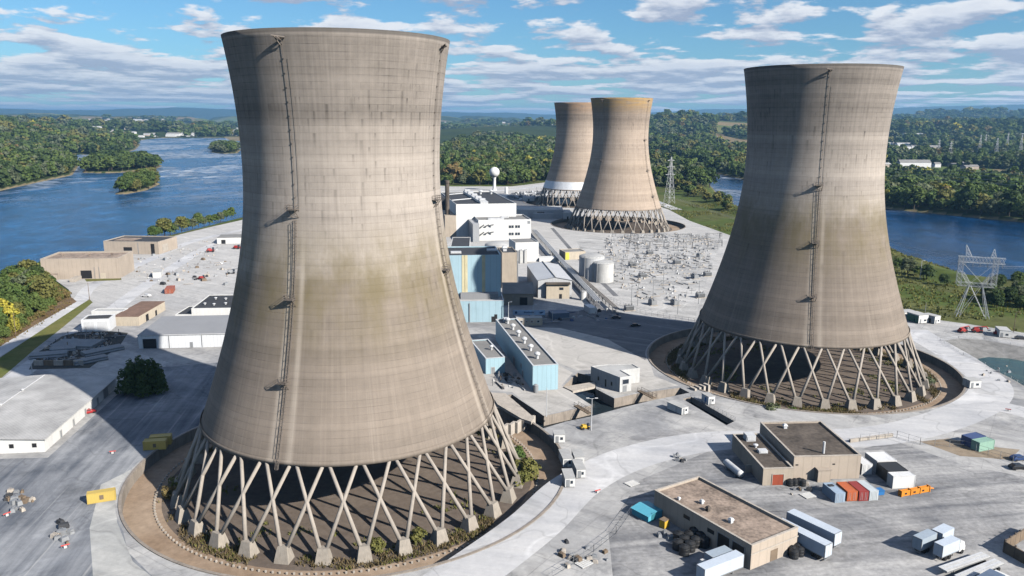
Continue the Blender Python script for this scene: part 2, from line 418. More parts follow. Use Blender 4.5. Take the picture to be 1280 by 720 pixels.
ISLAND = px_poly([(-420, 470), (0, 362), (50, 341), (110, 319), (186, 298), (240, 285), (300, 270), (430, 236), (530, 206), (560, 186), (600, 173),
                  (760, 186), (868, 211), (884, 222), (902, 242), (935, 261), (1050, 290), (1112, 304), (1150, 322), (1230, 347), (1290, 354), (1700, 420)], -2) + [(420, -400), (-600, -400)]
MAIN = px_poly([(-500, 300), (0, 239), (45, 229), (92, 219), (100, 207), (82, 200), (78, 193), (150, 194), (170, 187), (176, 180), (160, 177), (200, 172.5), (300, 172), (430, 170), (620, 166),
                (760, 178), (870, 206), (884, 215), (928, 224.5), (1112, 262), (1280, 278.5), (1700, 330)], WZ) + [(9000, 300), (70000, 20000), (70000, 90000), (-70000, 90000), (-70000, 20000), (-9000, 300)]
ISLETS = [px_poly(p, WZ) for p in (
    [(100, 216), (125, 217), (152, 216), (196, 212), (205, 207), (190, 203), (150, 200), (112, 205)],
    [(139, 243.5), (160, 243), (186, 238), (203, 230), (196, 226), (172, 227), (156, 233)],
    [(262, 190.5), (280, 192.5), (298, 191.5), (303, 187), (285, 184), (266, 186)])]

def sdist(poly, X, Y):
    """signed distance (inside positive) to a polygon, vectorised"""
    d2 = np.full(X.shape, 1e18); ins = np.zeros(X.shape, bool); n = len(poly)
    for i in range(n):
        ax, ay = poly[i]; bx, by = poly[(i+1) % n]; ex, ey = bx-ax, by-ay
        t_ = np.clip(((X-ax)*ex+(Y-ay)*ey)/(ex*ex+ey*ey+1e-9), 0, 1)
        d2 = np.minimum(d2, (X-ax-t_*ex)**2+(Y-ay-t_*ey)**2)
        c = ((ay > Y) != (by > Y)) & (X < ex*(Y-ay)/(ey if abs(ey) > 1e-9 else 1e-9)+ax); ins ^= c
    return np.where(ins, 1, -1)*np.sqrt(d2)

_tab = np.random.default_rng(3).random((256, 256))
def vnoise(x, y):
    xi, yi = np.floor(x).astype(int), np.floor(y).astype(int); fx, fy = x-xi, y-yi
    fx, fy = fx*fx*(3-2*fx), fy*fy*(3-2*fy); T = lambda a, b: _tab[a & 255, b & 255]
    return (T(xi, yi)*(1-fx)+T(xi+1, yi)*fx)*(1-fy)+(T(xi, yi+1)*(1-fx)+T(xi+1, yi+1)*fx)*fy
def fbm(x, y, o=4):
    s = 0; a = .5; tot = 0
    for k in range(o): s = s+a*vnoise(x*2**k+k*17.3, y*2**k+k*9.1); tot += a; a *= .5
    return s/tot
def sst(x, a, b): t_ = np.clip((x-a)/(b-a), 0, 1); return t_*t_*(3-2*t_)

# paved and gravelled part of the island
SITE = px_poly([(-260, 560), (0, 437), (48, 410), (92, 381), (86, 362), (62, 345), (112, 322), (190, 302.5), (225, 293), (262, 284), (300, 275.5), (430, 247), (540, 231), (560, 233), (640, 233), (690, 227), (760, 236), (836, 262),
                (862, 276), (915, 295), (1000, 330), (1120, 390), (1150, 397), (1210, 405), (1280, 416), (1600, 470)]) + [(330, 60), (-300, 60)]
BASIN_R = 57.6
PITS = dict(
 trench=[(676, 536), (707, 527), (737, 521), (778, 509.5), (815, 500.5), (862, 490.8), (850, 484.6), (796, 492), (768, 498), (745, 486), (743, 471), (722, 466), (703, 484), (740, 506.5), (680, 520), (640, 493), (630, 494), (667, 529)],
 flume=[(853, 498.5), (908, 531.5), (918, 526.5), (864, 496)])
POND = px_poly([(1174, 427), (1198, 423), (1230, 425), (1280, 434), (1420, 452), (1420, 560), (1280, 484), (1241, 461), (1205, 444)])

def off_basin(poly, r):
    out = []
    for (x_, y_) in poly:
        for (bx, by) in TOWERS.values():
            dd = math.hypot(x_-bx, y_-by)
            if dd < r: x_, y_ = bx+(x_-bx)*r/dd, by+(y_-by)*r/dd
        out.append((x_, y_))
    return out
PITW = {k: off_basin(px_poly(v), BASIN_R+.7) for k, v in PITS.items()}

def terrain_height(X, Y):
    di = sdist(ISLAND, X, Y); dm = sdist(MAIN, X, Y); r = np.hypot(X, Y); az = np.degrees(np.arctan2(X, Y))
    h = np.full(X.shape, -10.0)
    h = np.maximum(h, -10+9.6*sst(di, -7, 14))
    for p in ISLETS: h = np.maximum(h, -10+6.5*sst(sdist(p, X, Y), -12, 14))
    hm = -10+7.0*sst(dm, -10, 12)
    # rolling land beyond the river
    roll = (fbm(X/900+40, Y/900, 4)-.35)*sst(dm, 60, 900)
    hm = hm + roll*55*sst(r, 900, 5000)
    hm = hm + 88*sst(dm, 30, 620)*sst(-az, 17.5, 26)*sst(r, 500, 1300)*sst(-r, -6500, -2600)*(.75+.5*fbm(X/300, Y/300, 3))      # wooded hill on the left bank
    hm = hm + 62*np.exp(-((X-60)/950)**2)*np.exp(-((Y-4700)/1150)**2)*(.75+.5*fbm(X/380, Y/380, 3))                             # wooded rise in the middle
    hm = hm + (40+50*fbm(X/700+9, Y/700, 3))*sst(az, 6, 12)*sst(r, 3300, 4800)*sst(-r, -9000, -6000)
    hm = hm + (120+120*fbm(az/5+30, r/9000, 4))*sst(r, 7200, 9800)*sst(az, 7, 15)                                                  # right skyline
    hm = hm + (40+150*fbm(az/4+3, r/4000, 4))*sst(r, 7500, 11500)*sst(-az, -8, 2)*sst(-r, -17000, -14000)*sst(fbm(az/6+70, r/3500, 3), .40, .58)
    hm = hm + (185+190*fbm(az/7, r/20000, 4))*sst(r, 19000, 24000)
    h = np.maximum(h, hm)
    ds = sdist(SITE, X, Y)
    h = np.where(ds > 4, np.minimum(h, -11.5), np.where((di > 0) & (h > -.45), np.minimum(h, -.45), h))
    # grassy dike along the right shore
    dk = np.abs(di-26); h = np.where((di > 0) & (X > 120) & (ds < 0), h+3.2*np.exp(-(dk/11)**2), h)
    return h, di, dm, ds

def grid_sheet(name, A, Rr, matl):
    AA, RR = np.meshgrid(A, Rr, indexing='ij'); X, Y = RR*np.sin(AA), RR*np.cos(AA)
    Z, di, dm, ds = terrain_height(X, Y)
    na, nr = AA.shape; co = np.stack([X, Y, Z], -1).reshape(-1, 3)
    i = np.arange(na*nr).reshape(na, nr); q = np.stack([i[:-1, :-1], i[:-1, 1:], i[1:, 1:], i[1:, :-1]], -1).reshape(-1, 4)
    me = fast_mesh(name, co, q, matl, True)
    return me, (X, Y, Z, di, dm, ds)

def fast_mesh(name, co, quads, matl, smooth=False):
    me = bpy.data.meshes.new(name); k = quads.shape[1]
    me.vertices.add(len(co)); me.vertices.foreach_set('co', np.asarray(co, np.float32).ravel())
    me.loops.add(quads.size); me.loops.foreach_set('vertex_index', quads.astype(np.int32).ravel())
    me.polygons.add(len(quads)); me.polygons.foreach_set('loop_start', np.arange(0, quads.size, k, dtype=np.int32))
    if smooth: me.polygons.foreach_set('use_smooth', np.ones(len(quads), bool))
    me.materials.append(matl); me.update(calc_edges=True); return me

def land_mat():
    m, t, b = new_mat('land'); p = t.pos(); x = t.xyz(p)
    at = t.new('ShaderNodeAttribute', attribute_name='tint').outputs['Color']
    flat = t.comb(x[0], x[1], 0.0)
    n1 = t.noise(flat, .006, 6, .65); n2 = t.noise(flat, .11, 5, .65); n3 = t.noise(flat, .9, 3, .6)
    k = t.math('ADD', t.math('ADD', t.mr(n1, .3, .7, .78, 1.2), t.mr(n2, .3, .7, -.28, .28)), t.mr(n3, .3, .7, -.15, .15))
    t.put(b.inputs['Base Color'], t.mix(1.0, at, t.comb(k, k, k), 'MULTIPLY')); b.inputs['Roughness'].default_value = 1; b.inputs['Specular IOR Level'].default_value = .1
    return m
M_LAND = land_mat()
A_ = np.radians(np.concatenate([np.arange(-75, -36, 1.0), np.arange(-36, 36, .11), np.arange(36, 75.5, 1.0)]))
R1 = np.concatenate([np.arange(20, 200, 18.), 200*1.0075**np.arange(0, 430), 200*1.0075**430*1.022**np.arange(1, 125)])
gm, (gX, gY, gZ, gdi, gdm, gds) = grid_sheet('ground', A_, R1, M_LAND)
# what grows or lies where: woods, fields, towns, grass, shore
tint = np.zeros(gX.shape+(4,), np.float32); tint[..., 3] = 1
def C3(c): return np.array(c, np.float32)
wood, wood2 = C3((.026, .043, .014)), C3((.042, .058, .018))
f1 = fbm(gX/260, gY/260, 4)[..., None]; tint[..., :3] = wood*(1-f1)+wood2*f1
fld = vnoise(gX/420+7, gY/520); kind = vnoise(gX/300+90, gY/400+3); rr = np.hypot(gX, gY); az = np.degrees(np.arctan2(gX, gY))
isf = (fld > .63) & (gdm > 250) & (rr > 1250) & ((az > 14) | (rr > 5200)) & (rr < 15000)
fc = np.where((kind > .62)[..., None], C3((.20, .155, .085)), np.where((kind > .4)[..., None], C3((.10, .135, .035)), C3((.15, .16, .06))))
tint[..., :3] = np.where(isf[..., None], fc, tint[..., :3])
grass = C3((.07, .095, .024)); dry = C3((.12, .115, .05))
gn = sst(fbm(gX/26, gY/26, 4), .42, .62)[..., None]
tint[..., :3] = np.where((gdi > 0)[..., None] & (rr < 1250)[..., None], grass*(1-gn*.55)+dry*gn*.55, tint[..., :3])
shore = (gZ > WZ-1.5) & (gZ < WZ+1.6); tint[..., :3] = np.where(shore[..., None], C3((.20, .165, .10)), tint[..., :3])
bed = gZ < WZ-1.5; tint[..., :3] = np.where(bed[..., None], C3((.06, .07, .05)), tint[..., :3])
ca = gm.color_attributes.new('tint', 'FLOAT_COLOR', 'POINT'); ca.data.foreach_set('color', tint.reshape(-1))
tag(link('ground', gm), kind='structure')

# ---- river
def water_mat(name, tint_, bump, scale, rough, spec=.25):
    m, t, b = new_mat(name); p = t.pos(); x = t.xyz(p)
    b.inputs['Base Color'].default_value = (*tint_, 1); b.inputs['Roughness'].default_value = rough; b.inputs['IOR'].default_value = 1.33; b.inputs['Specular IOR Level'].default_value = spec
    n1 = t.noise(t.comb(t.math('MULTIPLY', x[0], .55), x[1], 0), scale, 6, .62, .4)
    n2 = t.noise(t.comb(x[0], t.math('MULTIPLY', x[1], .6), 0), scale*.12, 3, .6)
    bn = t.new('ShaderNodeBump'); bn.inputs['Strength'].default_value = bump; bn.inputs['Distance'].default_value = 1.0
    t.put(bn.inputs['Height'], t.math('ADD', n1, t.math('MULTIPLY', n2, 1.5))); t.put(b.inputs['Normal'], bn.outputs[0])
    # riffles over the shallows and slicks of calmer water
    rf = t.noise(t.comb(t.math('MULTIPLY', x[0], .0052), t.math('MULTIPLY', x[1], .0030), 0), 1.0, 5, .6, .9)
    fo = t.noise(t.comb(t.math('MULTIPLY', x[0], .05), t.math('MULTIPLY', x[1], .035), 3), 1.0, 5, .7, .5)
    zone = t.math('MULTIPLY', t.mr(rf, .42, .56, 0, 1, True), t.mr(fo, .40, .60, 0, 1))
    zone = t.math('MULTIPLY', zone, t.mr(x[1], 850, 1300, 0, .9))
    slick = t.mr(t.noise(t.comb(t.math('MULTIPLY', x[0], .010), t.math('MULTIPLY', x[1], .006), 0), 1.0, 4, .6, .8), .3, .7, .7, 1.35)
    rip = t.noise(t.comb(t.math('MULTIPLY', x[0], .05), t.math('MULTIPLY', x[1], .028), 1), 1.0, 6, .72, .6); slick = t.math('MULTIPLY', slick, t.mr(rip, .3, .7, .35, 2.0))
    col = t.mix(1.0, tint_, t.comb(slick, slick, slick), 'MULTIPLY')
    t.put(b.inputs['Base Color'], t.mix(zone, col, (.42, .47, .52)))
    t.put(b.inputs['Roughness'], t.mr(zone, 0, 1, rough, .8))
    return m
rv = MB(); rc = MB()
ys = [-400, 300, 600, 1000, 1800, 3000, 5200, 9000]
for a, b in zip(ys[:-1], ys[1:]):
    for c, e in ((-6000, -1500), (-1500, 0), (0, 1500), (1500, 6000)): (rc if c >= 0 and b <= 1800 else rv).face([(c, a, WZ), (e, a, WZ), (e, b, WZ), (c, b, WZ)])
tag(rv.build('river', water_mat('river_water', (.006, .050, .125), .5, .16, .24, .2)), kind='structure'); tag(rc.build('river', water_mat('channel_river_water', (.003, .026, .075), .4, .16, .20, .08)), kind='structure')  # channel copy is darker: the banks' dark reflection is put into its colour

# ---- the paved site, one sheet with the basins, trenches and pond cut out
def ground_mat():
    m, t, b = new_mat('site_paving'); p = t.pos(); x = t.xyz(p); fl = t.comb(x[0], x[1], 0.0)
    n1 = t.noise(fl, .014, 5, .62, .8); n2 = t.noise(fl, .055, 6, .70, .6); n3 = t.noise(fl, .6, 5, .7)
    rot = t.new('ShaderNodeVectorRotate', rotation_type='Z_AXIS'); t.put(rot.inputs['Vector'], fl); rot.inputs['Angle'].default_value = .6
    rx = t.xyz(rot.outputs[0]); streak = t.noise(t.comb(t.math('MULTIPLY', rx[0], .02), t.math('MULTIPLY', rx[1], .28), 0), 1.0, 5, .65, .4)
    col = t.mix(t.mr(n1, .35, .65), (.245, .248, .255), (.42, .415, .405))
    col = t.mix(t.mr(n2, .45, .66, 0, .85), col, (.50, .49, .47))
    col = t.mix(t.mr(t.noise(t.vec('ADD', fl, (300, 90, 0)), .05, 6, .7, .8), .53, .66, 0, .6), col, (.15, .15, .158))
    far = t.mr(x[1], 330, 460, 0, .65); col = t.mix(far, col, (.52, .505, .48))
    k = t.math('ADD', t.mr(n3, .25, .75, .84, 1.13), t.mr(streak, .3, .7, -.13, .13))
    # old slab joints
    j1 = t.math('FRACT', t.math('DIVIDE', rx[0], 9.0)); j2 = t.math('FRACT', t.math('DIVIDE', rx[1], 12.0))
    jj = t.math('MULTIPLY', t.math('MAXIMUM', t.math('LESS_THAN', j1, .025), t.math('LESS_THAN', j2, .02)), t.mr(n2, .4, .6, 0, .22)); k = t.math('SUBTRACT', k, jj)
    cl = lambda v_, sc_, off_, wd_: t.mr(t.math('ABSOLUTE', t.math('SUBTRACT', t.noise(t.vec('ADD', v_, (off_, off_*.7, 0)), sc_, 3, .5, .4), .5)), 0, wd_, 1, 0)
    k = t.math('SUBTRACT', k, t.math('MULTIPLY', cl(fl, .02, 11, .006), .16)); k = t.math('ADD', k, t.math('MULTIPLY', cl(fl, .014, 77, .010), .12)); k = t.math('SUBTRACT', k, t.math('MULTIPLY', cl(fl, .05, 31, .007), .14))
    # dark spills
    sp = t.mr(t.noise(t.vec('ADD', fl, (50, 0, 0)), .16, 3, .5, .3), .70, .78, 0, .4); k = t.math('SUBTRACT', k, sp)
    t.put(b.inputs['Base Color'], t.mix(1.0, col, t.comb(k, k, k), 'MULTIPLY')); b.inputs['Roughness'].default_value = .92; b.inputs['Specular IOR Level'].default_value = .25
    return m
def circle(cx, cy, r, n=128): return [(cx+r*math.cos(2*math.pi*i/n), cy+r*math.sin(2*math.pi*i/n)) for i in range(n)]
holes = [circle(TOWERS[k][0], TOWERS[k][1], BASIN_R if k < 3 else 60) for k in TOWERS]+[PITW['trench'], PITW['flume'], POND]
loops = [[Vector((a, b, 0)) for a, b in SITE]]+[[Vector((a, b, 0)) for a, b in h] for h in holes]
tri = tessellate_polygon(loops); flat = [v for l in loops for v in l]
sm = bpy.data.meshes.new('site_ground')
fl_ = []
for a, b, c in tri:
    n = (flat[b]-flat[a]).cross(flat[c]-flat[a]).z
    if abs(n) > 1e-6: fl_.append((a, b, c) if n > 0 else (a, c, b))
vs_ = [tuple(v) for v in flat]
off = len(SITE)                                           # outer edge turned down
base = len(vs_); vs_ += [(a, b, -1.5) for a, b in SITE]
fl_ += [(i, (i+1) % off, base+(i+1) % off, base+i) for i in range(off)]
sm.from_pydata(vs_, [], fl_); sm.materials.append(ground_mat()); sm.update()
tag(link('site_ground', sm), kind='structure')

# ---- round basins
def soil_mat(name, a, bcol, sc=.2):
    m, t, b = new_mat(name); p = t.pos(); x = t.xyz(p); fl = t.comb(x[0], x[1], x[2])
    n1 = t.noise(fl, sc*.3, 5, .6, .5); n2 = t.noise(fl, sc*3, 5, .7)
    c = t.mix(t.mr(n1, .35, .65), a, bcol); k = t.mr(n2, .25, .75, .75, 1.22)
    t.put(b.inputs['Base Color'], t.mix(1.0, c, t.comb(k, k, k), 'MULTIPLY')); b.inputs['Roughness'].default_value = .95; b.inputs['Specular IOR Level'].default_value = .15
    return m
M_RINGSOIL = soil_mat('basin_ring_concrete', (.27, .195, .135), (.36, .275, .20))
M_FLOOR = soil_mat('basin_floor', (.125, .10, .082), (.165, .135, .11))
M_WALLC = mat('retaining_wall_concrete', (.30, .26, .22), .9, vary=.2, scale=.3, grime=.6)
M_CURB = mat('curb_concrete', (.46, .44, .41), .9, vary=.15, grime=.3)
for k, (X, Y) in TOWERS.items():
    R0 = BASIN_R if k < 3 else 60
    mb = MB(); mb.lathe([(RFOOT+3, Z0+.02), (R0, Z0+.02)], 128, X, Y); o = tag(mb.build('basin_apron', M_RINGSOIL), kind='structure')
    mb = MB(); mb.face([(a, b, Z0) for a, b in circle(X, Y, RFOOT+3, 96)]); tag(mb.build('basin_floor', M_FLOOR), kind='structure')
    mb = MB(); mb.lathe([(R0-.003, Z0), (R0-.45, Z0), (R0-.45, .22), (R0+.25, .22), (R0+.25, .003)], 160, X, Y)
    o = mb.build('basin_wall', M_WALLC, None)
    tag(o, {1: 'round retaining wall sunk round the nearest tower', 2: 'round retaining wall sunk round the right tower', 4: 'round retaining wall of the far ochre topped tower', 3: 'round retaining wall of the farthest tower with white band'}[k], 'retaining wall', 'round basin walls')

def pit(poly, depth, wname, wcol, floor_m):
    mb = MB(); n = len(poly)
    a = sum(poly[i][0]*poly[(i+1)%n][1]-poly[(i+1)%n][0]*poly[i][1] for i in range(n)); q = poly if a > 0 else poly[::-1]
    for i in range(n):
        p0, p1 = q[i], q[(i+1) % n]; mb.face([(p0[0], p0[1], -.001), (p1[0], p1[1], -.001), (p1[0], p1[1], -depth), (p0[0], p0[1], -depth)])
    return mb.build(wname, wcol), q
TROUGHWATER = water_mat('trench_water', (.012, .018, .022), .06, .6, .08)
for nm, dep in (('trench', 3.6), ('flume', 2.2)):
    o, q = pit(PITW[nm], dep, 'channel_wall', M_WALLC, None); tag(o, kind='structure')
    tri = tessellate_polygon([[Vector((a, b, 0)) for a, b in q]]); mm = bpy.data.meshes.new('channel_water')
    mm.from_pydata([(a, b, -dep+.3) for a, b in q], [], [tuple(f_) for f_ in tri]); mm.materials.append(TROUGHWATER); mm.update(); tag(link('channel_water', mm), kind='structure')
# pond with gravel banks
cxp = sum(p[0] for p in POND)/len(POND); cyp = sum(p[1] for p in POND)/len(POND)
inner = [(cxp+(a-cxp)*.72+3, cyp+(b-cyp)*.66-9) for a, b in POND]
mb = MB(); n = len(POND)
for i in range(n):
    j = (i+1) % n; mb.face([(*POND[i], 0), (*POND[j], 0), (*inner[j], -3.4), (*inner[i], -3.4)])
tag(mb.build('pond_bank', soil_mat('pond_gravel', (.17, .168, .16), (.27, .265, .255), .8)), kind='structure')
mb = MB(); mb.face([(a, b, -2.9) for a, b in [(cxp+(a-cxp)*.76+2, cyp+(b-cyp)*.70-8) for a, b in POND]]); tag(mb.build('pond_water', water_mat('pond_water', (.022, .045, .040), .05, .5, .08)), kind='structure')

# ---- roads, lots and verges laid on the site (sheets a few millimetres apart)
def sheet(name, pxs, z, m, kind='structure'):
    pts = px_poly(pxs)
    pts = off_basin([(pts[i][0]+(pts[(i+1) % len(pts)][0]-pts[i][0])*k/8, pts[i][1]+(pts[(i+1) % len(pts)][1]-pts[i][1])*k/8) for i in range(len(pts)) for k in range(8)], BASIN_R+.9)
    tri = tessellate_polygon([[Vector((a, b, 0)) for a, b in pts]]); me = bpy.data.meshes.new(name)
    f = []
    for a, b, c in tri:
        va, vb, vc = (Vector((*pts[i], 0)) for i in (a, b, c)); f.append((a, b, c) if (vb-va).cross(vc-va).z > 0 else (a, c, b))
    me.from_pydata([(a, b, z) for a, b in pts], [], f); me.materials.append(m); me.update(); return tag(link(name, me), kind=kind)
def catmull(pts, n=8):
    out = []; p = [pts[0]]+list(pts)+[pts[-1]]
    for i in range(1, len(p)-2):
        for k in range(n):
            t_ = k/n; a, b, c, d_ = p[i-1], p[i], p[i+1], p[i+2]
            out.append(.5*((2*b)+(c-a)*t_+(2*a-5*b+4*c-d_)*t_*t_+(3*b-a-3*c+d_)*t_**3))
    return out+[pts[-1]]
def ribbon(name, pxs, width, z, m, z0=0.0):
    c = catmull([G(a, b, 0) for a, b in pxs]); mb = MB(); L = []; Rr = []
    for i, p in enumerate(c):
        t_ = (c[min(i+1, len(c)-1)]-c[max(i-1, 0)]).normalized(); nrm = Vector((-t_.y, t_.x, 0)); L.append(p+nrm*width/2); Rr.append(p-nrm*width/2)
    mb.raw([(p.x, p.y, z) for p in Rr+L], [(i, i+1, len(c)+i+1, len(c)+i) for i in range(len(c)-1)])
    return tag(mb.build(name, m), kind='structure')
def road_mat(name, a, bcol, ang=0.0, tr=.12):
    m, t, b = new_mat(name); p = t.pos(); x = t.xyz(p); fl = t.comb(x[0], x[1], 0)
    rot = t.new('ShaderNodeVectorRotate', rotation_type='Z_AXIS'); t.put(rot.inputs['Vector'], fl); rot.inputs['Angle'].default_value = ang
    rx = t.xyz(rot.outputs[0]); n0 = t.noise(t.comb(t.math('MULTIPLY', rx[0], .012), t.math('MULTIPLY', rx[1], .20), 0), 1.0, 6, .65, .6)
    n1 = t.noise(fl, .03, 6, .65, .6); n2 = t.noise(fl, .8, 4, .7)
    c = t.mix(t.mr(t.math('ADD', t.math('MULTIPLY', n0, .45), t.math('MULTIPLY', n1, .55)), .38, .59), a, bcol); k = t.mr(n2, .25, .75, 1-tr, 1+tr)
    cl = lambda v_, sc_, off_, wd_: t.mr(t.math('ABSOLUTE', t.math('SUBTRACT', t.noise(t.vec('ADD', v_, (off_, off_*.7, 0)), sc_, 3, .5, .5), .5)), 0, wd_, 1, 0)
    k = t.math('SUBTRACT', k, t.math('MULTIPLY', cl(fl, .03, 5, .008), .2)); k = t.math('ADD', k, t.math('MULTIPLY', cl(fl, .018, 41, .014), .16)); k = t.math('SUBTRACT', k, t.mr(t.noise(t.vec('ADD', fl, (9, 4, 0)), .045, 5, .65, .6), .56, .70, 0, .30))
    c = t.mix(t.mr(t.noise(t.comb(t.math('MULTIPLY', rx[0], .006), t.math('MULTIPLY', rx[1], .5), 7), 1.0, 3, .6, .4), .62, .68, 0, .35), c, (.5, .49, .47))
    t.put(b.inputs['Base Color'], t.mix(1.0, c, t.comb(k, k, k), 'MULTIPLY')); b.inputs['Roughness'].default_value = .9; b.inputs['Specular IOR Level'].default_value = .25
    return m
R_LIGHT = road_mat('worn_pale_road', (.40, .405, .42), (.56, .555, .55), .2, .08)
R_GREY = road_mat('worn_grey_asphalt', (.085, .097, .118), (.31, .32, .335), -1.69, .12)
R_DARK = road_mat('dark_asphalt_and_shade', (.12, .125, .135), (.19, .19, .195), .5, .1)
R_YARD = road_mat('gravel_yard', (.105, .11, .122), (.42, .412, .40), -.15, .28)
R_SLAB = road_mat('pale_slab', (.40, .385, .36), (.50, .48, .45), .9, .1)
GRASS_M = soil_mat('verge_grass', (.10, .125, .03), (.17, .155, .055), .12)
sheet('asphalt_lot', [(-60, 640), (-60, 575), (60, 572), (150, 490), (190, 460), (285, 452), (285, 520), (245, 548), (205, 575), (170, 605), (148, 640), (160, 690), (230, 760), (-60, 800)], .004, R_GREY)
sheet('gravel_yard', [(770, 760), (760, 660), (800, 600), (900, 558), (960, 560), (1080, 560), (1120, 552), (1200, 580), (1300, 600), (1400, 800)], .004, R_YARD)
sheet('concrete_slab_deck', [(600, 487), (640, 490), (679, 519.5), (738, 505.5), (702, 482), (716, 466), (690, 452), (640, 440), (600, 450)], .004, R_SLAB)
sheet('concrete_slab_yard', [(625, 404), (690, 404), (760, 425), (812, 452), (818, 470), (848, 482), (796, 490), (768, 496), (746, 484), (742, 462), (722, 463), (640, 430)], .004, R_SLAB)
sheet('painted_shade_lot', [(632, 408), (655, 404), (690, 397), (745, 383), (800, 396), (872, 404), (866, 424), (830, 440), (806, 450), (760, 424), (700, 410)], .014, R_DARK)  # dark asphalt laid to the right tower's shadow outline; its shade is painted in
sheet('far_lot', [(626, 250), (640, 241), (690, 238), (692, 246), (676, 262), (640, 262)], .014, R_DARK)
ribbon('ring_road', [(520, 760), (600, 706), (668, 655), (722, 605), (790, 572), (880, 552), (985, 549), (1090, 545), (1165, 530), (1225, 505), (1238, 480), (1205, 452), (1160, 425), (1140, 412)], 13.5, .008, R_LIGHT)
ribbon('access_road', [(1238, 505), (1300, 520), (1400, 545)], 11, .012, R_LIGHT)
ribbon('tower_road', [(0, 800), (45, 690), (95, 620), (150, 560), (215, 500), (262, 475)], 12, .008, R_LIGHT if False else R_GREY)
sheet('bank_strip', [(-20, 434), (0, 423), (45, 396), (84, 371), (90, 372), (96, 377), (48, 404), (0, 433), (-20, 445)], .02, soil_mat('bank_earth', (.12, .08, .045), (.20, .14, .085), .3))
sheet('chalk_apron', [(126, 606), (186, 576), (150, 622), (146, 652), (166, 702), (220, 745), (118, 745), (112, 660)], .010, road_mat('chalky_pad', (.30, .305, .30), (.50, .495, .47), .4, .12))
ribbon('river_road', [(-60, 474), (0, 439), (48, 409), (95, 380), (114, 358), (150, 341), (195, 321), (240, 302), (300, 288), (420, 262)], 7, .008, R_LIGHT)
ribbon('lot_road', [(-40, 505), (10, 478), (75, 430), (130, 395), (170, 365), (215, 335), (262, 308), (320, 290)], 8, .012, R_LIGHT)
ribbon('shore_road', [(540, 246), (600, 240), (650, 236), (700, 230), (780, 240), (846, 262)], 12, .008, R_LIGHT)
sheet('yard_dirt', [(36, 462), (48, 440), (78, 420), (112, 412), (160, 416), (150, 432), (112, 460)], .016, soil_mat('dark_yard_soil', (.06, .06, .055), (.11, .105, .09), .3))
sheet('switchyard_gravel', [(742, 378), (735, 330), (720, 300), (770, 292), (850, 290), (905, 297), (890, 330), (868, 400), (800, 388)], .006, road_mat('pale_gravel', (.30, .297, .29), (.52, .51, .49), .5, .2))
sheet('grass_verge', [(112, 374), (96, 384), (50, 414), (0, 447), (-40, 470), (-40, 500), (0, 474), (44, 436), (75, 412), (116, 378)], .014, GRASS_M)
sheet('grass_verge', [(104, 346), (120, 343), (150, 344), (152, 350), (108, 352)], .014, GRASS_M)
sheet('grass_verge', [(1185, 548), (1150, 552), (1200, 570), (1230, 572), (1262, 575), (1275, 562), (1235, 558)], .014, soil_mat('bare_earth', (.23, .17, .11), (.30, .25, .19), .15))
# ================================================================ buildings
def rect3(FL, FR, BL, h):
    """rectangle at height h from three pixels of its roof: front left, front right, back left"""
    a, b, c = G(*FL, h), G(*FR, h), G(*BL, h); u = (b-a); u.z = 0; w = u.length; u.normalize(); n = Vector((-u.y, u.x, 0))
    d = abs((c-a).dot(n)); return a, u, w, d

def xf(loc, u): return (loc.x, loc.y, 0), math.atan2(u.y, u.x)

def walls_roof(root, poly, h, wall, roof, parapet=.5, cop=None, z0=0.0, th=.35, names=('wall', 'roof')):
    """parapet walls round an outline (local coordinates) and the roof deck inside them"""
    n = len(poly); a = sum(poly[i][0]*poly[(i+1)%n][1]-poly[(i+1)%n][0]*poly[i][1] for i in range(n))
    if a < 0: poly = poly[::-1]
    ins = []
    for i in range(n):
        p, q, r = Vector(poly[i-1]), Vector(poly[i]), Vector(poly[(i+1)%n]); e0, e1 = (q-p).normalized(), (r-q).normalized()
        n0, n1 = Vector((-e0.y, e0.x)), Vector((-e1.y, e1.x)); bis = (n0+n1); k = th/max(.3, bis.length/2)
        ins.append(tuple(q+bis.normalized()*k))
    mb = MB()
    for i in range(n):
        j = (i+1) % n; o0, o1, i0, i1 = poly[i], poly[j], ins[i], ins[j]
        mb.face([(*o0, z0), (*o1, z0), (*o1, h), (*o0, h)])
        if parapet > 0:
            mb.face([(*o0, h), (*o1, h), (*i1, h), (*i0, h)]); mb.face([(*i0, h), (*i1, h), (*i1, h-parapet), (*i0, h-parapet)])
    w_ = mb.build(names[0], wall, root)
    mb = MB()
    if parapet > 0: mb.prism(ins, h-parapet-.3, h-parapet)
    else: mb.prism([(x*1.0, y*1.0) for x, y in poly], h-.02, h+.25)
    r_ = mb.build(names[1], roof, root)
    if cop:
        cb = MB(); out = []
        for i in range(n):
            j = (i+1) % n; o0, o1, i0, i1 = Vector(poly[i]), Vector(poly[j]), Vector(ins[i]), Vector(ins[j])
            c0 = (o0-i0)*.25; c1 = (o1-i1)*.25
            v = [(*(o0+c0), h+.003), (*(o1+c1), h+.003), (*(i1-c1), h+.003), (*(i0-c0), h+.003)]
            cb.raw(v+[(p_[0], p_[1], h+.16) for p_ in v], [(4,5,6,7),(0,1,5,4),(2,3,7,6)])
        cb.build('coping', cop, root)
    return w_, r_

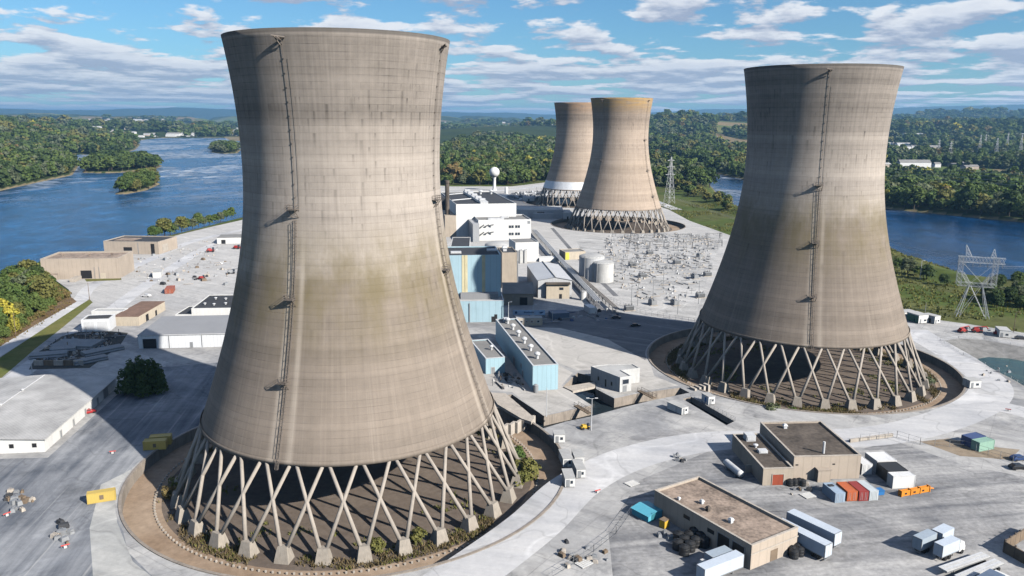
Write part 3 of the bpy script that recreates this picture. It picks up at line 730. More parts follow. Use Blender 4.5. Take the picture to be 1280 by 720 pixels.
def opening(root, name, m, face, u0, u1, z0, z1, w, d, depth=.08, frame=None):
    """a leaf or pane set 5 cm proud in a frame on one wall: face f, b, l, r"""
    mb = MB(); e = .05
    def put(mb_, a0, a1, b0, b1, t0, t1):
        if face == 'f': mb_.box(a0, a1, -t1, -t0, b0, b1)
        elif face == 'b': mb_.box(a0, a1, d+t0, d+t1, b0, b1)
        elif face == 'l': mb_.box(-t1, -t0, a0, a1, b0, b1)
        else: mb_.box(w+t0, w+t1, a0, a1, b0, b1)
    put(mb, u0, u1, z0, z1, .003, e); o = mb.build(name, m, root)
    if frame:
        fb = MB(); f = .16
        put(fb, u0-f, u0, z0, z1+f, .002, .13); put(fb, u1, u1+f, z0, z1+f, .002, .13); put(fb, u0, u1, z1, z1+f, .002, .13)
        if name == 'window': put(fb, u0-f, u1+f, z0-f, z0-.001, .002, .18)
        fb.build('frame', frame, o)
    return o

M = dict(
 tan=ribbed('tan_precast', (.44, .37, .30), 2.4, .10, .88, .12), beige=mat('beige_block', (.42, .36, .29), .88, vary=.1, scale=.2, grime=.3),
 white=mat('white_cladding_wall', (.72, .72, .70), .6, vary=.05, scale=.2, grime=.2), whitedirty=mat('weathered_white_wall', (.56, .56, .545), .7, vary=.12, scale=.3, grime=.35),
 blue=ribbed('pale_blue_cladding', (.36, .53, .60), 1.6, .14), blue2=ribbed('sky_blue_cladding', (.36, .51, .58), 3.0, .10),
 grey=ribbed('grey_cladding', (.36, .37, .38), 1.2, .12), lgrey=ribbed('light_grey_cladding', (.52, .53, .54), 1.5, .1), wrib=ribbed('white_ribbed_cladding', (.68, .70, .72), 1.4, .12),
 roofgrey=ribbed('grey_sheet_roof', (.22, .215, .205), 2.4, .10, .95, .2), roofdark=mat('black_membrane_roof', (.045, .047, .052), .85, vary=.25, scale=.12, grime=.3),
 roofbrown=mat('brown_ballast_roof', (.115, .095, .078), .95, vary=.45, scale=.2, grime=.9), rooftan=mat('tan_ballast_roof', (.34, .265, .21), .95, vary=.4, scale=.25, grime=1.0),
 roofpale=ribbed('pale_membrane_roof', (.42, .42, .41), 2.4, .09, .85, .2), roofmetal=ribbed('grey_metal_roof', (.27, .275, .285), 1.0, .12, .85), roofrust=mat('rust_brown_roof', (.20, .125, .09), .9, vary=.25, scale=.2, grime=.4),
 rednew=mat('red_painted_door', (.32, .07, .035), .6), dark=mat('dark_opening', (.018, .018, .02), .6, vary=.3), steel=mat('grey_painted_steel', (.30, .31, .32), .5, .2), lsteel=mat('light_painted_steel', (.58, .59, .60), .5),
 glass=mat('dark_window_glass', (.03, .04, .055), .12, spec=.6, grime=.1), green=mat('green_painted_steel', (.06, .16, .11), .6, grime=.4), yellow=mat('yellow_painted_steel', (.62, .40, .045), .6, grime=.5), wood=mat('weathered_timber', (.20, .15, .105), .9, vary=.25, grime=.4),
 blackrub=mat('black_plastic', (.02, .021, .023), .55, vary=.3), teal=ribbed('teal_roof_sheet', (.10, .40, .52), .8, .12), orange=mat('orange_painted_steel', (.72, .26, .03), .55, grime=.4), red=mat('red_machine_paint', (.34, .03, .025), .5, grime=.4),
 cream=mat('cream_wall', (.55, .48, .38), .85, vary=.08, grime=.3), pink=mat('pale_concrete_block', (.48, .43, .37), .9, vary=.15, grime=.5), navy=mat('dark_blue_paint', (.035, .07, .17), .55, grime=.3), bluebox=mat('bright_blue_paint', (.03, .16, .40), .55, grime=.3))

def bld(label, FL, FR, BL, h, wall, roof, parapet=.5, cop=None, name='building', cat='building', group=None, z0=0.0):
    a, u, w, d = rect3(FL, FR, BL, h); loc, rz = xf(a, u)
    root = thing(name, label, cat, loc, rz, group)
    walls_roof(root, [(0, 0), (w, 0), (w, d), (0, d)], h, M[wall], M[roof], parapet, M[cop] if cop else None, z0)
    root['w'] = w; root['d'] = d; root['h'] = h
    return root, w, d

def vent(root, x, y, z, s=1.0, m='lsteel', name='roof_vent'):
    mb = MB(); mb.box(x-.5*s, x+.5*s, y-.5*s, y+.5*s, z, z+.9*s); mb.frustum(x, y, z+.9*s+.003, 1.5*s, 1.5*s, z+1.5*s, .7*s, .7*s); return mb.build(name, M[m], root)
def mush(root, x, y, z, r=.7, h=1.6, m='lsteel', name='roof_fan'):
    mb = MB(); mb.lathe([(r*.5, z), (r*.5, z+h*.6), (r, z+h*.6), (r, z+h*.8), (r*.3, z+h)], 12, x, y, True); return mb.build(name, M[m], root)
def unit(root, x, y, z, sx, sy, sz, m='lsteel', name='air_handler'):
    mb = MB(); mb.box(x, x+sx, y, y+sy, z, z+sz); mb.box(x+sx*.1, x+sx*.9, y-.12, y-.002, z+sz*.2, z+sz*.8); return mb.build(name, M[m], root)
def downpipe(root, x, y, h, m='steel'):
    mb = MB(); mb.tube([(x, y, .02), (x, y, h-.2)], .12, 6); return mb.build('downpipe', M[m], root)

# ---- long pale blue hall in the middle
hA = HZ((666, 488.8), 457.3)
r, w_, d_ = bld('long pale blue hall with six white fans on its grey roof', (666, 457.3), (697.8, 455.4), (591, 400.6), hA, 'blue', 'roofgrey', .35, 'lsteel')
for i in range(6):
    y = 9+i*(d_*.68)/6*1.35; mush(r, w_*.42, y, hA-.35, 1.1, 2.6)
unit(r, w_*.3, d_*.93, hA-.35, 2, 3, 1.6)
opening(r, 'door', M['steel'], 'l', 14, 16, .05, 2.6, w_, d_, frame=M['lsteel']); opening(r, 'door', M['steel'], 'l', d_*.42, d_*.42+3.2, .05, 3.4, w_, d_, frame=M['lsteel'])
opening(r, 'louvre', M['steel'], 'l', d_*.25, d_*.25+2, 3.0, 4.6, w_, d_)
mb = MB(); mb.lathe([(.9, .02), (.9, 2.6), (.3, 3.0)], 14, .8, -1.5, True); mb.build('tank', M['steel'], r)
r, w2, d2 = bld('lower blue annex against the long blue hall, lit front and grey roof', (607.2, 448.4), (631, 446.6), (588, 425.5), HZ((607.3, 467.8), 448.4), 'blue', 'roofgrey', .3, 'lsteel')
mush(r, w2*.7, d2*.45, r['h']-.3, .8, 2.0); opening(r, 'door', M['steel'], 'f', w2*.3, w2*.3+1.2, .05, 2.4, w2, d2, frame=M['lsteel'])

# ---- white control house on the pale slab
a, u, ww, dd = rect3((757, 472.5), (789.6, 469.8), (738.7, 457.7), 5.6)
hS = HZ((774, 490.6), 471.7); a = G(775.2, 471.7, hS); b = G(738.7, 457.7, hS); c = G(789.6, 469.8, hS); u = (c-a).normalized(); u.z = 0
L = (b-a).length; wF = (c-a).length; loc, rz = xf(a, u); v = Vector((-u.y, u.x, 0)); sk = (b-a).dot(u); Ly = (b-a).dot(v)
r = thing('control_house', 'L shaped white control house on the pale slab beside the dark trench', 'building', loc, rz)
e2 = G(800, 459.8, hS)-a; ex, ey = e2.dot(u), e2.dot(v)
poly = [(0, 0), (wF, 0), (wF, ey-.001), (ex, ey), (ex, Ly*.8), (sk+ex*.55, Ly), (sk, Ly)]
walls_roof(r, poly, hS, M['whitedirty'], M['roofpale'], .25, None)
opening(r, 'window', M['glass'], 'f', wF*.22, wF*.75, hS*.52, hS*.82, wF, Ly, frame=M['lsteel']); opening(r, 'door', M['steel'], 'f', wF*.25, wF*.6, .05, hS*.42, wF, Ly)
for k in (.25, .45, .7): 
    mb = MB(); p0 = Vector((0, 0)).lerp(Vector((sk, Ly)), k); p1 = Vector((0, 0)).lerp(Vector((sk, Ly)), k+.05); nn = Vector((-(p1-p0).y, (p1-p0).x)).normalized()*.06
    zz0 = .05 if k == .45 else 1.3; mb.prism([tuple(p0), tuple(p1), tuple(p1+nn), tuple(p0+nn)], zz0, 2.7); mb.build('door' if k == .45 else 'window', M['dark'], r)

# ---- brown roofed hall with its lower annex
hB = HZ((1075.6, 598), 569.3)
r, w_, d_ = bld('tan precast hall with a high brown roof and thin flue behind the containers', (992.9, 571), (1076.7, 569.3), (949.3, 528), hB, 'tan', 'roofbrown', .35, 'pink')
mb = MB(); mb.tube([(w_*.5, 2.6, hB-.35), (w_*.5, 2.6, hB+2.9)], .32, 10); mb.build('flue', M['lsteel'], r)
vent(r, w_*.32, d_*.84, hB-.35, .9)
opening(r, 'vent_hood', M['dark'], 'f', w_*.58, w_*.58+.7, hB*.62, hB*.62+.35, w_, d_)
opening(r, 'vent_hood', M['dark'], 'f', w_*.03, w_*.03+.7, hB*.62, hB*.62+.35, w_, d_)
mb = MB(); mb.box(w_*.33, w_*.33+3.4, -1.8, -.01, 0, 3.3); mb.prism([(w_*.33-.2, -2), (w_*.33+3.6, -2), (w_*.33+3.6, -.01), (w_*.33-.2, -.01)], 3.302, 3.5); mb.build('porch', M['tan'], r)
for i in range(24):
    if i % 3 == 0: pass
hC = HZ((954, 607), 586.2)
r, w2, d2 = bld('low tan annex with red door and brown roof under the high hall', (954.4, 586.2), (992.0, 585.2), (916.5, 543), hC, 'beige', 'roofbrown', .3, 'pink')
opening(r, 'door', M['rednew'], 'f', w2*.32, w2*.32+2.9, .05, 3.0, w2, d2, frame=M['pink'])
unit(r, w2*.35, d2*.44, hC-.3, 2.4, 1.7, .8); mush(r, w2*.42, d2*.62, hC-.3, .7, 1.1); unit(r, w2*.3, d2*.8, hC-.3, 2.6, 2.8, 1.7)
mb = MB(); mb.box(-1.6, -.01, d2*.34, d2*.34+.2, 0, 2.2); mb.build('wall_stub', M['beige'], r)

# ---- low warehouse with the tan roof
hD = HZ((938.3, 712.7), 682.4)
r, w_, d_ = bld('low tan warehouse with wide tan ballast roof and loading docks', (939.8, 682.4), (997.7, 659.6), (821.5, 612), hD, 'tan', 'rooftan', .45, 'pink')
vent(r, w_*.3, d_*.33, hD-.45, .8); vent(r, w_*.28, d_*.55, hD-.45, .8, 'roofbrown'); vent(r, w_*.37, d_*.66, hD-.45, .7); vent(r, w_*.15, d_*.8, hD-.45, .5)
mb = MB(); mb.box(-.16, w_+.16, -.16, -.003, hD*.62, hD*.62+.25); mb.build('band_course', M['pink'], r)
for k in (.06, .2): opening(r, 'dock_door', M['dark'], 'l', d_*k, d_*k+3.3, .9, 4.3, w_, d_, frame=M['steel'])
opening(r, 'door', M['wood'], 'f', w_*.42, w_*.42+2.2, .05, 2.6, w_, d_)
for k in (.35, .6): opening(r, 'louvre', M['dark'], 'l', d_*k, d_*k+2.0, hD*.55, hD*.72, w_, d_)

# ---- warehouse at the left edge, shallow gable
hE = HZ((57, 565), 549); a = G(54.5, 549, hE); b = G(145, 471, hE); v = (b-a); v.z = 0; Ld = v.length; v.normalize(); u = Vector((v.y, -v.x, 0)); W = 46.0
org = a-u*W; loc, rz = xf(org, u)
r = thing('warehouse', 'wide white warehouse with a pale ribbed low gable roof at the left edge', 'warehouse', loc, rz)
rg = 1.2
mb = MB(); mb.raw([(0,0,0),(W,0,0),(W,Ld,0),(0,Ld,0),(0,0,hE),(W,0,hE),(W,Ld,hE),(0,Ld,hE),(W/2,0,hE+rg),(W/2,Ld,hE+rg)], [(0,1,5,8,4),(1,2,6,5),(2,3,7,9,6),(3,0,4,7)]); mb.build('wall', M['white'], r)
mb = MB(); e = .5
for s in (0, 1):
    x0, x1 = (-e, W/2) if s == 0 else (W/2, W+e); z0, z1 = (hE-.02, hE+rg+.02) if s == 0 else (hE+rg+.02, hE-.02)
    v8 = [(x0,-e,z0),(x1,-e,z1),(x1,Ld+e,z1),(x0,Ld+e,z0)]; mb.raw(v8+[(p[0],p[1],p[2]+.2) for p in v8], [(4,5,6,7),(0,3,2,1),(0,1,5,4),(2,3,7,6)]+([(3,0,4,7)] if s == 0 else [(1,2,6,5)]))
mb.build('roof', ribbed('pale_metal_roof', (.40, .395, .385), 1.2, .16, .8, .3), r)
mb = MB(); mb.tube([(W/2, .2, hE+rg+.28), (W/2, Ld-.2, hE+rg+.28)], .16, 5); mb.build('ridge_cap', M['lsteel'], r)
for k in (.2, .45, .7): mush(r, W/2+.3, Ld*k, hE+rg+.1, .5, .9)
mb = MB(); mb.box(W+e, W+e+.15, -e, Ld+e, hE-.05, hE+.12); mb.build('gutter', M['whitedirty'], r)
for k in (.16, .38, .60, .8, .93): opening(r, 'window', M['dark'], 'f', W*k, W*k+1.2, 1.5, 2.7, W, Ld)
for k in (.18, .34, .5, .68): opening(r, 'door', M['steel'], 'r', Ld*k, Ld*k+1.1, .05, 2.2, W, Ld, frame=M['whitedirty'])
opening(r, 'door', M['steel'], 'r', Ld*.78, Ld*.78+4, .05, 3.6, W, Ld, frame=M['whitedirty'])

# ---- left group between the river and the nearest tower
hF = HZ((173, 436), 419.5)
r, w_, d_ = bld('long white shed with sloping grey metal roof beside the bushy tree', (172, 419.5), (300, 416.5), (209, 396), hF, 'wrib', 'roofmetal', 0)
opening(r, 'roller_door', M['dark'], 'f', w_*.045, w_*.045+5.2, .05, 4.0, w_, d_, frame=M['lsteel']); opening(r, 'door', M['steel'], 'f', w_*.5, w_*.5+1.2, .05, 2.3, w_, d_)
for k in (.3, .62): downpipe(r, w_*k, -.12, hF)
mb = MB(); mb.box(-.2, w_+.2, -.35, -.004, hF-.1, hF+.15); mb.build('gutter', M['lsteel'], r)
r, w_, d_ = bld('white block with black roof and pale round vents behind the grey roofed shed', (239, 385.5), (290, 384.8), (247, 368.7), 6.0, 'white', 'roofdark', .3)
for (i, j) in ((.2, .3), (.45, .25), (.72, .3), (.3, .7), (.58, .65), (.8, .72)): mush(r, w_*i, d_*j, 5.7, .75, 1.0)
r, w_, d_ = bld('small white lean-to with black roof at the foot of the white block', (219, 393), (240, 393), (230, 382.5), 3.4, 'white', 'roofdark', .25)
opening(r, 'door', M['steel'], 'f', w_*.5, w_*.5+1.2, .05, 2.3, w_, d_)
r, w_, d_ = bld('low white building in front of the rust brown roof', (114, 388.7), (154, 388.7), (117, 385.4), 4.6, 'white', 'roofpale', .3)
opening(r, 'door', M['steel'], 'f', w_*.75, w_*.75+1.2, .05, 2.3, w_, d_); mb = MB(); mb.box(w_*.92, w_+2, -4, -.01, 0, 2.9); mb.build('porch', M['white'], r)
r, w_, d_ = bld('building under a low rust brown roof with a red container at its end', (173, 396), (206, 377), (159, 386.5), 4.2, 'cream', 'roofrust', 0)
opening(r, 'door', M['dark'], 'f', w_*.25, w_*.25+3, .05, 3.2, w_, d_); opening(r, 'door', M['dark'], 'f', w_*.6, w_*.6+2, .05, 2.6, w_, d_)
hG = HZ((103, 415.5), 400)
r, w_, d_ = bld('pale blue grey box shed with dark roof hatch beside the pipe yard', (101, 399.8), (136.4, 398.5), (108.5, 393.6), hG, 'wrib', 'roofgrey', .3)
mb = MB(); mb.box(w_*.12, w_*.9, d_*.3, d_*.8, hG-.29, hG+.1); mb.build('roof_hatch', M['roofdark'], r)
opening(r, 'roller_door', M['lsteel'], 'f', w_*.08, w_*.45, .05, hG*.8, w_, d_); opening(r, 'roller_door', M['lsteel'], 'f', w_*.55, w_*.92, .05, hG*.8, w_, d_)
# river intake houses
hI = HZ((149, 348), 322.6)
r, w_, d_ = bld('nearer tan intake house with dark doorway on the river bank', (50, 324), (147.5, 322.6), (74, 315), hI, 'tan', 'rooftan', .8, 'pink')
opening(r, 'roller_door', M['dark'], 'f', w_*.5, w_*.5+6, .3, hI*.42, w_, d_, frame=M['pink'])
for k in (.68, .74): downpipe(r, w_*k, -.13, hI*.6)
mb = MB(); mb.box(w_*.43, w_*.43+3.2, -9, -.01, 0, 2.0); mb.build('ramp_wall', M['pink'], r)
opening(r, 'door', M['cream'], 'f', w_*.75, w_*.75+3, .05, 3.4, w_, d_)
for k in (.15, .5, .8): vent(r, w_*k, d_*.6, hI-.8, 1.0, 'rooftan')
hJ = HZ((197, 318.5), 303)
r, w_, d_ = bld('farther tan intake house with black roof and tall dark openings', (129, 301.5), (197.5, 302.6), (151, 294.5), hJ, 'tan', 'roofdark', .4, 'pink')
opening(r, 'roller_door', M['dark'], 'f', w_*.86, w_*.86+2.6, .1, hJ*.85, w_, d_); opening(r, 'roller_door', M['dark'], 'f', w_*.36, w_*.36+6, hJ*.25, hJ*.55, w_, d_)
opening(r, 'ladder_frame', M['steel'], 'f', w_*.62, w_*.62+.5, .1, hJ*.9, w_, d_); opening(r, 'louvre', M['pink'], 'r', d_*.2, d_*.5, 1, hJ*.7, w_, d_)
mb = MB(); mb.box(w_*.1, w_*.45, d_*.25, d_*.7, hJ-.39, hJ-.2); mb.build('roof_patch', M['rooftan'], r)
r, w_, d_ = bld('small tan pump shed under the trees by the intake house', (57, 344), (71, 343.5), (60, 340.5), 3.2, 'tan', 'rooftan', 0, name='pump_shed', cat='shed')
opening(r, 'door', M['cream'], 'f', w_*.3, w_*.3+1.2, .05, 2.2, w_, d_)
r, w_, d_ = bld('long white shed seen just left of the nearest tower', (271, 297.6), (325, 296.6), (270, 293.5), 4.4, 'white', 'roofgrey', 0); opening(r, 'door', M['dark'], 'f', 3, 6, .05, 3, w_, d_)
for (lab, FL, FR, BL, h, wl, rf) in (('small white gate hut with dark window beside the warehouse', (17, 507.5), (33, 506.5), (19.5, 502.5), 3.2, 'white', 'roofpale'), ('open grey shelter at the very left above the warehouse roof', (1, 509), (14, 508), (3, 504.5), 2.8, 'lgrey', 'roofgrey')):
    r, w_, d_ = bld(lab, FL, FR, BL, h, wl, rf, 0, name='hut', cat='hut'); opening(r, 'window', M['glass'], 'f', w_*.25, w_*.6, 1.2, 2.1, w_, d_)
r, w_, d_ = bld('small white site cabin standing alone near the intake houses', (190.5, 341), (201, 340.5), (195, 336.5), 3.0, 'white', 'roofpale', 0, name='site_cabin', cat='cabin'); opening(r, 'door', M['dark'], 'l', .5, 1.6, .05, 2.2, w_, d_)

# ---- reactor and turbine complex
r, w_, d_ = bld('huge white turbine hall with dark roof below the white water tower', (570.1, 255.2), (645.4, 254.1), (563.5, 239.6), 26, 'white', 'roofdark', .6)
mb = MB(); mb.box(w_*.42, w_*.55, d_*.05, d_*.95, 25.4, 27.2); mb.build('roof_monitor', M['lsteel'], r)
for k in (.12, .3, .5, .7, .88): unit(r, w_*.43, d_*k, 27.2, w_*.1, 5, 1.6)
for k in (.3, .75): mb = MB(); mb.tube([(w_*.02, d_*k, 25.7), (w_*.4, d_*(k+.12), 25.7)], .5, 6); mb.build('roof_duct', M['lsteel'], r)
for k in (.7, .9): mush(r, w_*k, d_*.8, 25.4, 2.0, 4)
mb = MB(); mb.box(-9, -.02, 0, 40, 0, 17); mb.build('side_bay', M['beige'], r)
mb = MB(); mb.tube([(-6, 8, 17), (-6, 8, 44)], 1.7, 14); mb.lathe([(2.0, 42), (2.0, 44.2)], 14, -6, 8); mb.build('exhaust_stack', M['roofbrown'], r)
mb = MB(); mb.box(-13, -1, 60, 100, 0, 25.5); mb.build('stair_block', M['roofdark'], r)
a, u, w_, d_ = rect3((645, 262), (704, 262.5), (650, 256), 14); loc, rz = xf(a, u)
r, w_, d_ = bld('wide white low hall in the shade of the far towers', (645, 262), (704, 262.5), (648, 257), 8, 'lgrey', 'roofpale', .4)
opening(r, 'roller_door', M['glass'], 'f', w_*.45, w_*.6, 1, 6, w_, d_); opening(r, 'window', M['lsteel'], 'f', w_*.1, w_*.25, 3, 6, w_, d_)
mb = MB(); mb.box(w_*.35, w_*.8, -4, -.02, 0, 5); mb.build('side_bay', M['lgrey'], r)
hW = HZ((664, 300), 274.2)
r, w_, d_ = bld('white office block with two rows of small windows beside the turbine hall', (597.9, 275), (663.8, 274), (599, 268.5), hW, 'white', 'roofgrey', .8)
for zf in (.25, .6):
    for uf in (.58, .63, .70, .75): opening(r, 'window', M['glass'], 'f', w_*uf, w_*uf+1.5, hW*zf, hW*zf+1.8, w_, d_, frame=M['steel'])
    for k in range(3):
        mb = MB(); mb.tube([(w_*(.02+k*.09), -.3, hW*zf+k), (w_*(.1+k*.09), -2.5, hW*zf+3)], .5, 6); mb.build('exhaust_pipe', M['steel'], r)
opening(r, 'sign_disc', M['steel'], 'f', w_*.93, w_*.93+2.2, hW*.78, hW*.92, w_, d_)
unit(r, w_*.2, d_*.1, hW-.8, w_*.3, 4, 1.6); unit(r, w_*.5, d_*.5, hW-.8, 6, 3, 1.6)
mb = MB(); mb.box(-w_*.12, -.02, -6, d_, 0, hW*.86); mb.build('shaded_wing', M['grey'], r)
r, w_, d_ = bld('sloping dark green black roofed hall behind the blue building', (563, 308), (587.2, 308), (559, 296.3), 19, 'whitedirty', 'roofdark', .3)
hK = HZ((628, 396.5), 318.8)
r, w_, d_ = bld('tall pale blue building with cream stripes and dark roof crossed by a curved shadow', (556, 319.4), (626.2, 318.4), (556, 308.3), hK, 'blue2', 'roofdark', .5)
for k in (.30, .345, .66): 
    mb = MB(); mb.box(w_*k, w_*k+1.5, -.14, -.004, .1, hK-.02); mb.build('stripe', mat('cream_stripe', (.62, .56, .36), .6), r)
unit(r, w_*.12, d_*.3, hK-.5, 5, 2.5, .9); unit(r, w_*.8, d_*.5, hK-.5, 5, 3, .9)
hL = HZ((600, 402.5), 376)
r, w_, d_ = bld('low pale blue building with white roof in front of the tall blue building', (570, 376.5), (629.8, 375.8), (572, 368), hL, 'blue2', 'roofpale', .3, 'lsteel')
mb = MB(); mb.box(w_*.1, w_*.9, d_*.35, d_*.9, hL-.3, hL+2.2); mb.build('roof_monitor', M['roofmetal'], r)
mb = MB(); mb.tube([(w_*.28, -.25, .1), (w_*.28, -.25, hL-1)], .2, 6); mb.build('downpipe', M['steel'], r)
opening(r, 'door', M['dark'], 'f', w_*.74, w_*.74+1.4, .05, 2.6, w_, d_); opening(r, 'door', M['dark'], 'f', w_*.8, w_*.8+1.4, .05, 3.6, w_, d_)
r, w_, d_ = bld('beige block with dark roof right of the tall blue building', (627.5, 315.8), (646.3, 315.5), (624.5, 308.8), 20, 'beige', 'roofdark', .4)
vent(r, w_*.3, d_*.4, 19.6, 2)
mb = MB(); mb.tube([(w_+.4, .5, 0), (w_+.4, .5, 15)], .4, 6); mb.build('downpipe', M['steel'], r)
# beige gabled house in front of it
a, u, w_, d_ = rect3((628.7, 362), (667, 362), (629, 350), 8); loc, rz = xf(a, u); r = thing('gabled_house', 'beige gabled house in the gap between blue building and grey hall', 'building', loc, rz)
mb = MB(); mb.raw([(0,0,0),(w_,0,0),(w_,d_,0),(0,d_,0),(0,0,6),(w_,0,6),(w_,d_,6),(0,d_,6),(w_,d_/2,9),(0,d_/2,9)], [(0,1,5,4),(1,2,6,8,5),(2,3,7,6),(3,0,4,9,7)]); mb.build('wall', M['beige'], r)
mb = MB(); mb.raw([(-.3,-.4,5.9),(w_+.3,-.4,5.9),(w_+.3,d_/2,9.2),(-.3,d_/2,9.2),(w_+.3,d_+.4,5.9),(-.3,d_+.4,5.9)], [(0,1,2,3),(3,2,4,5)]); mb.build('roof', M['roofgrey'], r)
opening(r, 'door', M['dark'], 'f', w_*.55, w_*.8, .05, 4, w_, d_)
r, w_, d_ = bld('white cube building with dark flat roof left of the yellow hut', (644.4, 303.2), (673.4, 302.4), (640.5, 297.6), 13, 'white', 'roofgrey', .5)
mb = MB(); mb.box(w_*.02, w_*.42, -5, -.02, 0, 8); mb.build('side_bay', M['whitedirty'], r)
for k in (.1, .3): mb = MB(); mb.tube([(w_*k, -5.3, 0), (w_*k, -5.3, 9), (w_*(k+.1), -5.3, 9)], .35, 6); mb.build('pipe', M['steel'], r)
mb = MB(); mb.box(w_+.02, w_+14, -2, 6, 0, 2.4); mb.build('low_wing', M['white'], r)
# grey hall with a shallow double roof
hM = HZ((693, 372.3), 350.3); a = G(672.6, 350.3, hM); b = G(715, 350.3, hM); c = G(658.9, 330.5, hM); u = (b-a); u.z = 0; w_ = u.length; u.normalize(); v = Vector((-u.y, u.x, 0)); d_ = (c-a).dot(v); sk = (c-a).dot(u)
loc, rz = xf(a, u); r = thing('hall', 'pale grey hall with ridged metal roof and cream front with dark awning', 'building', loc, rz)
mb = MB(); rg = 1.6
mb.raw([(0,0,0),(w_,0,0),(w_+sk,d_,0),(sk,d_,0),(0,0,hM),(w_,0,hM),(w_+sk,d_,hM),(sk,d_,hM),(w_/2,0,hM+rg),(w_/2+sk,d_,hM+rg)], [(0,1,5,8,4),(1,2,6,5),(2,3,7,9,6),(3,0,4,7)]); mb.build('wall', M['lgrey'], r)
mb = MB(); mb.raw([(-.4,-.4,hM),(w_/2,-.4,hM+rg+.1),(w_/2+sk,d_+.4,hM+rg+.1),(sk-.4,d_+.4,hM),(w_+.4,-.4,hM),(w_+sk+.4,d_+.4,hM)], [(0,1,2,3),(1,4,5,2)]); mb.build('roof', ribbed('pale_grey_metal_roof', (.50, .51, .52), 2.0, .08, .45), r)
mb = MB(); mb.tube([(w_/2, -.3, hM+rg+.2), (w_/2+sk, d_, hM+rg+.2)], .3, 5); mb.build('ridge_cap', M['roofgrey'], r)
mb = MB(); mb.box(w_*.24, w_*.92, -2.2, -.02, 0, hM*.82); mb.build('front_bay', M['cream'], r)
mb = MB(); mb.box(w_*.22, w_*.94, -3.4, -.02, hM*.82+.003, hM*.82+.7); mb.build('awning', M['roofbrown'], r)
mb = MB(); mb.box(w_*.62, w_*.74, -2.28, -2.203, hM*.5, hM*.64); mb.build('window', M['glass'], r)
mb = MB(); mb.box(w_*.62, w_*.7, -2.28, -2.203, .1, 2.5); mb.build('door', M['dark'], r)
r, w_, d_ = bld('small cream and yellow hut with dark roof behind the storage tanks', (706.5, 315), (732, 314), (704, 311.3), 5.4, 'cream', 'roofgrey', .3, name='hut', cat='hut')
mb = MB(); mb.box(.2, w_*.2, -.14, -.003, .1, 5); mb.build('yellow_panel', mat('yellow_panel', (.62, .60, .10), .6), r)
# low dark plant behind T3/T4 bases
for (lab, FL, FR, BL, h, wl) in (('white pump house inside the legs of the farthest tower, left one', (697, 249), (712, 249), (698, 247), 5, 'white'), ('small white block beside the leg of the ochre topped tower', (704, 266), (716, 266), (706, 262), 6, 'white'), ('low white equipment house left of the far towers', (655, 247), (668, 247), (656, 245), 4, 'whitedirty')):
    r, w_, d_ = bld(lab, FL, FR, BL, h, wl, 'roofpale', .2, name='pump_house', cat='pump house'); opening(r, 'door', M['dark'], 'f', w_*.4, w_*.4+1.5, .05, 2.5, w_, d_)
# banner board and the trailer office below it
a, b = G(640.8, 397, 0), G(681.3, 397, 0); u = (b-a); Lb = u.length; u.normalize(); loc, rz = xf(a, u)
r = thing('banner_board', 'long pale blue banner board with dark lettering and round emblem on posts', 'sign', loc, rz)
mb = MB(); mb.box(0, Lb, 0, .2, 1.3, 3.6); mb.build('panel', mat('pale_blue_banner', (.40, .55, .72), .5), r)
mb = MB(); [mb.box(x_, x_+.2, .203, .4, 0, 3.7) for x_ in np.linspace(.3, Lb-.5, 6)]; mb.build('posts', M['steel'], r)
mb = MB(); mb.cm = 0
mb.lathe([(0.01, 0), (.6, 0)], 20, 0, 0); lo = mb.build('emblem', M['navy'], r); lo.location = (1.6, -.01, 2.45); lo.rotation_euler = (math.pi/2, 0, 0)
mb = MB()
xx = Lb*.35
for k, wd in enumerate((.55, .4, .5, .35, .55, .45, .5, .4)): mb.box(xx, xx+wd, -.03, -.004, 2.25, 2.75 if k % 3 else 2.9); xx += wd+.15
mb.build('lettering', M['navy'], r)
mb = MB(); mb.raw([(Lb*.82, -.02, 2.0), (Lb*.9, -.02, 2.0), (Lb*.97, -.02, 2.9), (Lb*.89, -.02, 2.9)], [(0,1,2,3)]); mb.raw([(Lb*.79, -.02, 2.5), (Lb*.86, -.02, 2.5), (Lb*.89, -.02, 2.8), (Lb*.82, -.02, 2.8)], [(0,1,2,3)]); mb.build('emblem', M['navy'], r)
r, w_, d_ = bld('white trailer office parked below the banner board', (645.5, 398.3), (678, 397.8), (646, 395.5), 3.4, 'cream', 'roofpale', 0, name='trailer_office', cat='trailer office')
for k in (.15, .35, .55, .8): opening(r, 'window', M['glass'], 'f', w_*k, w_*k+1, 1.5, 2.4, w_, d_, frame=M['lsteel'])

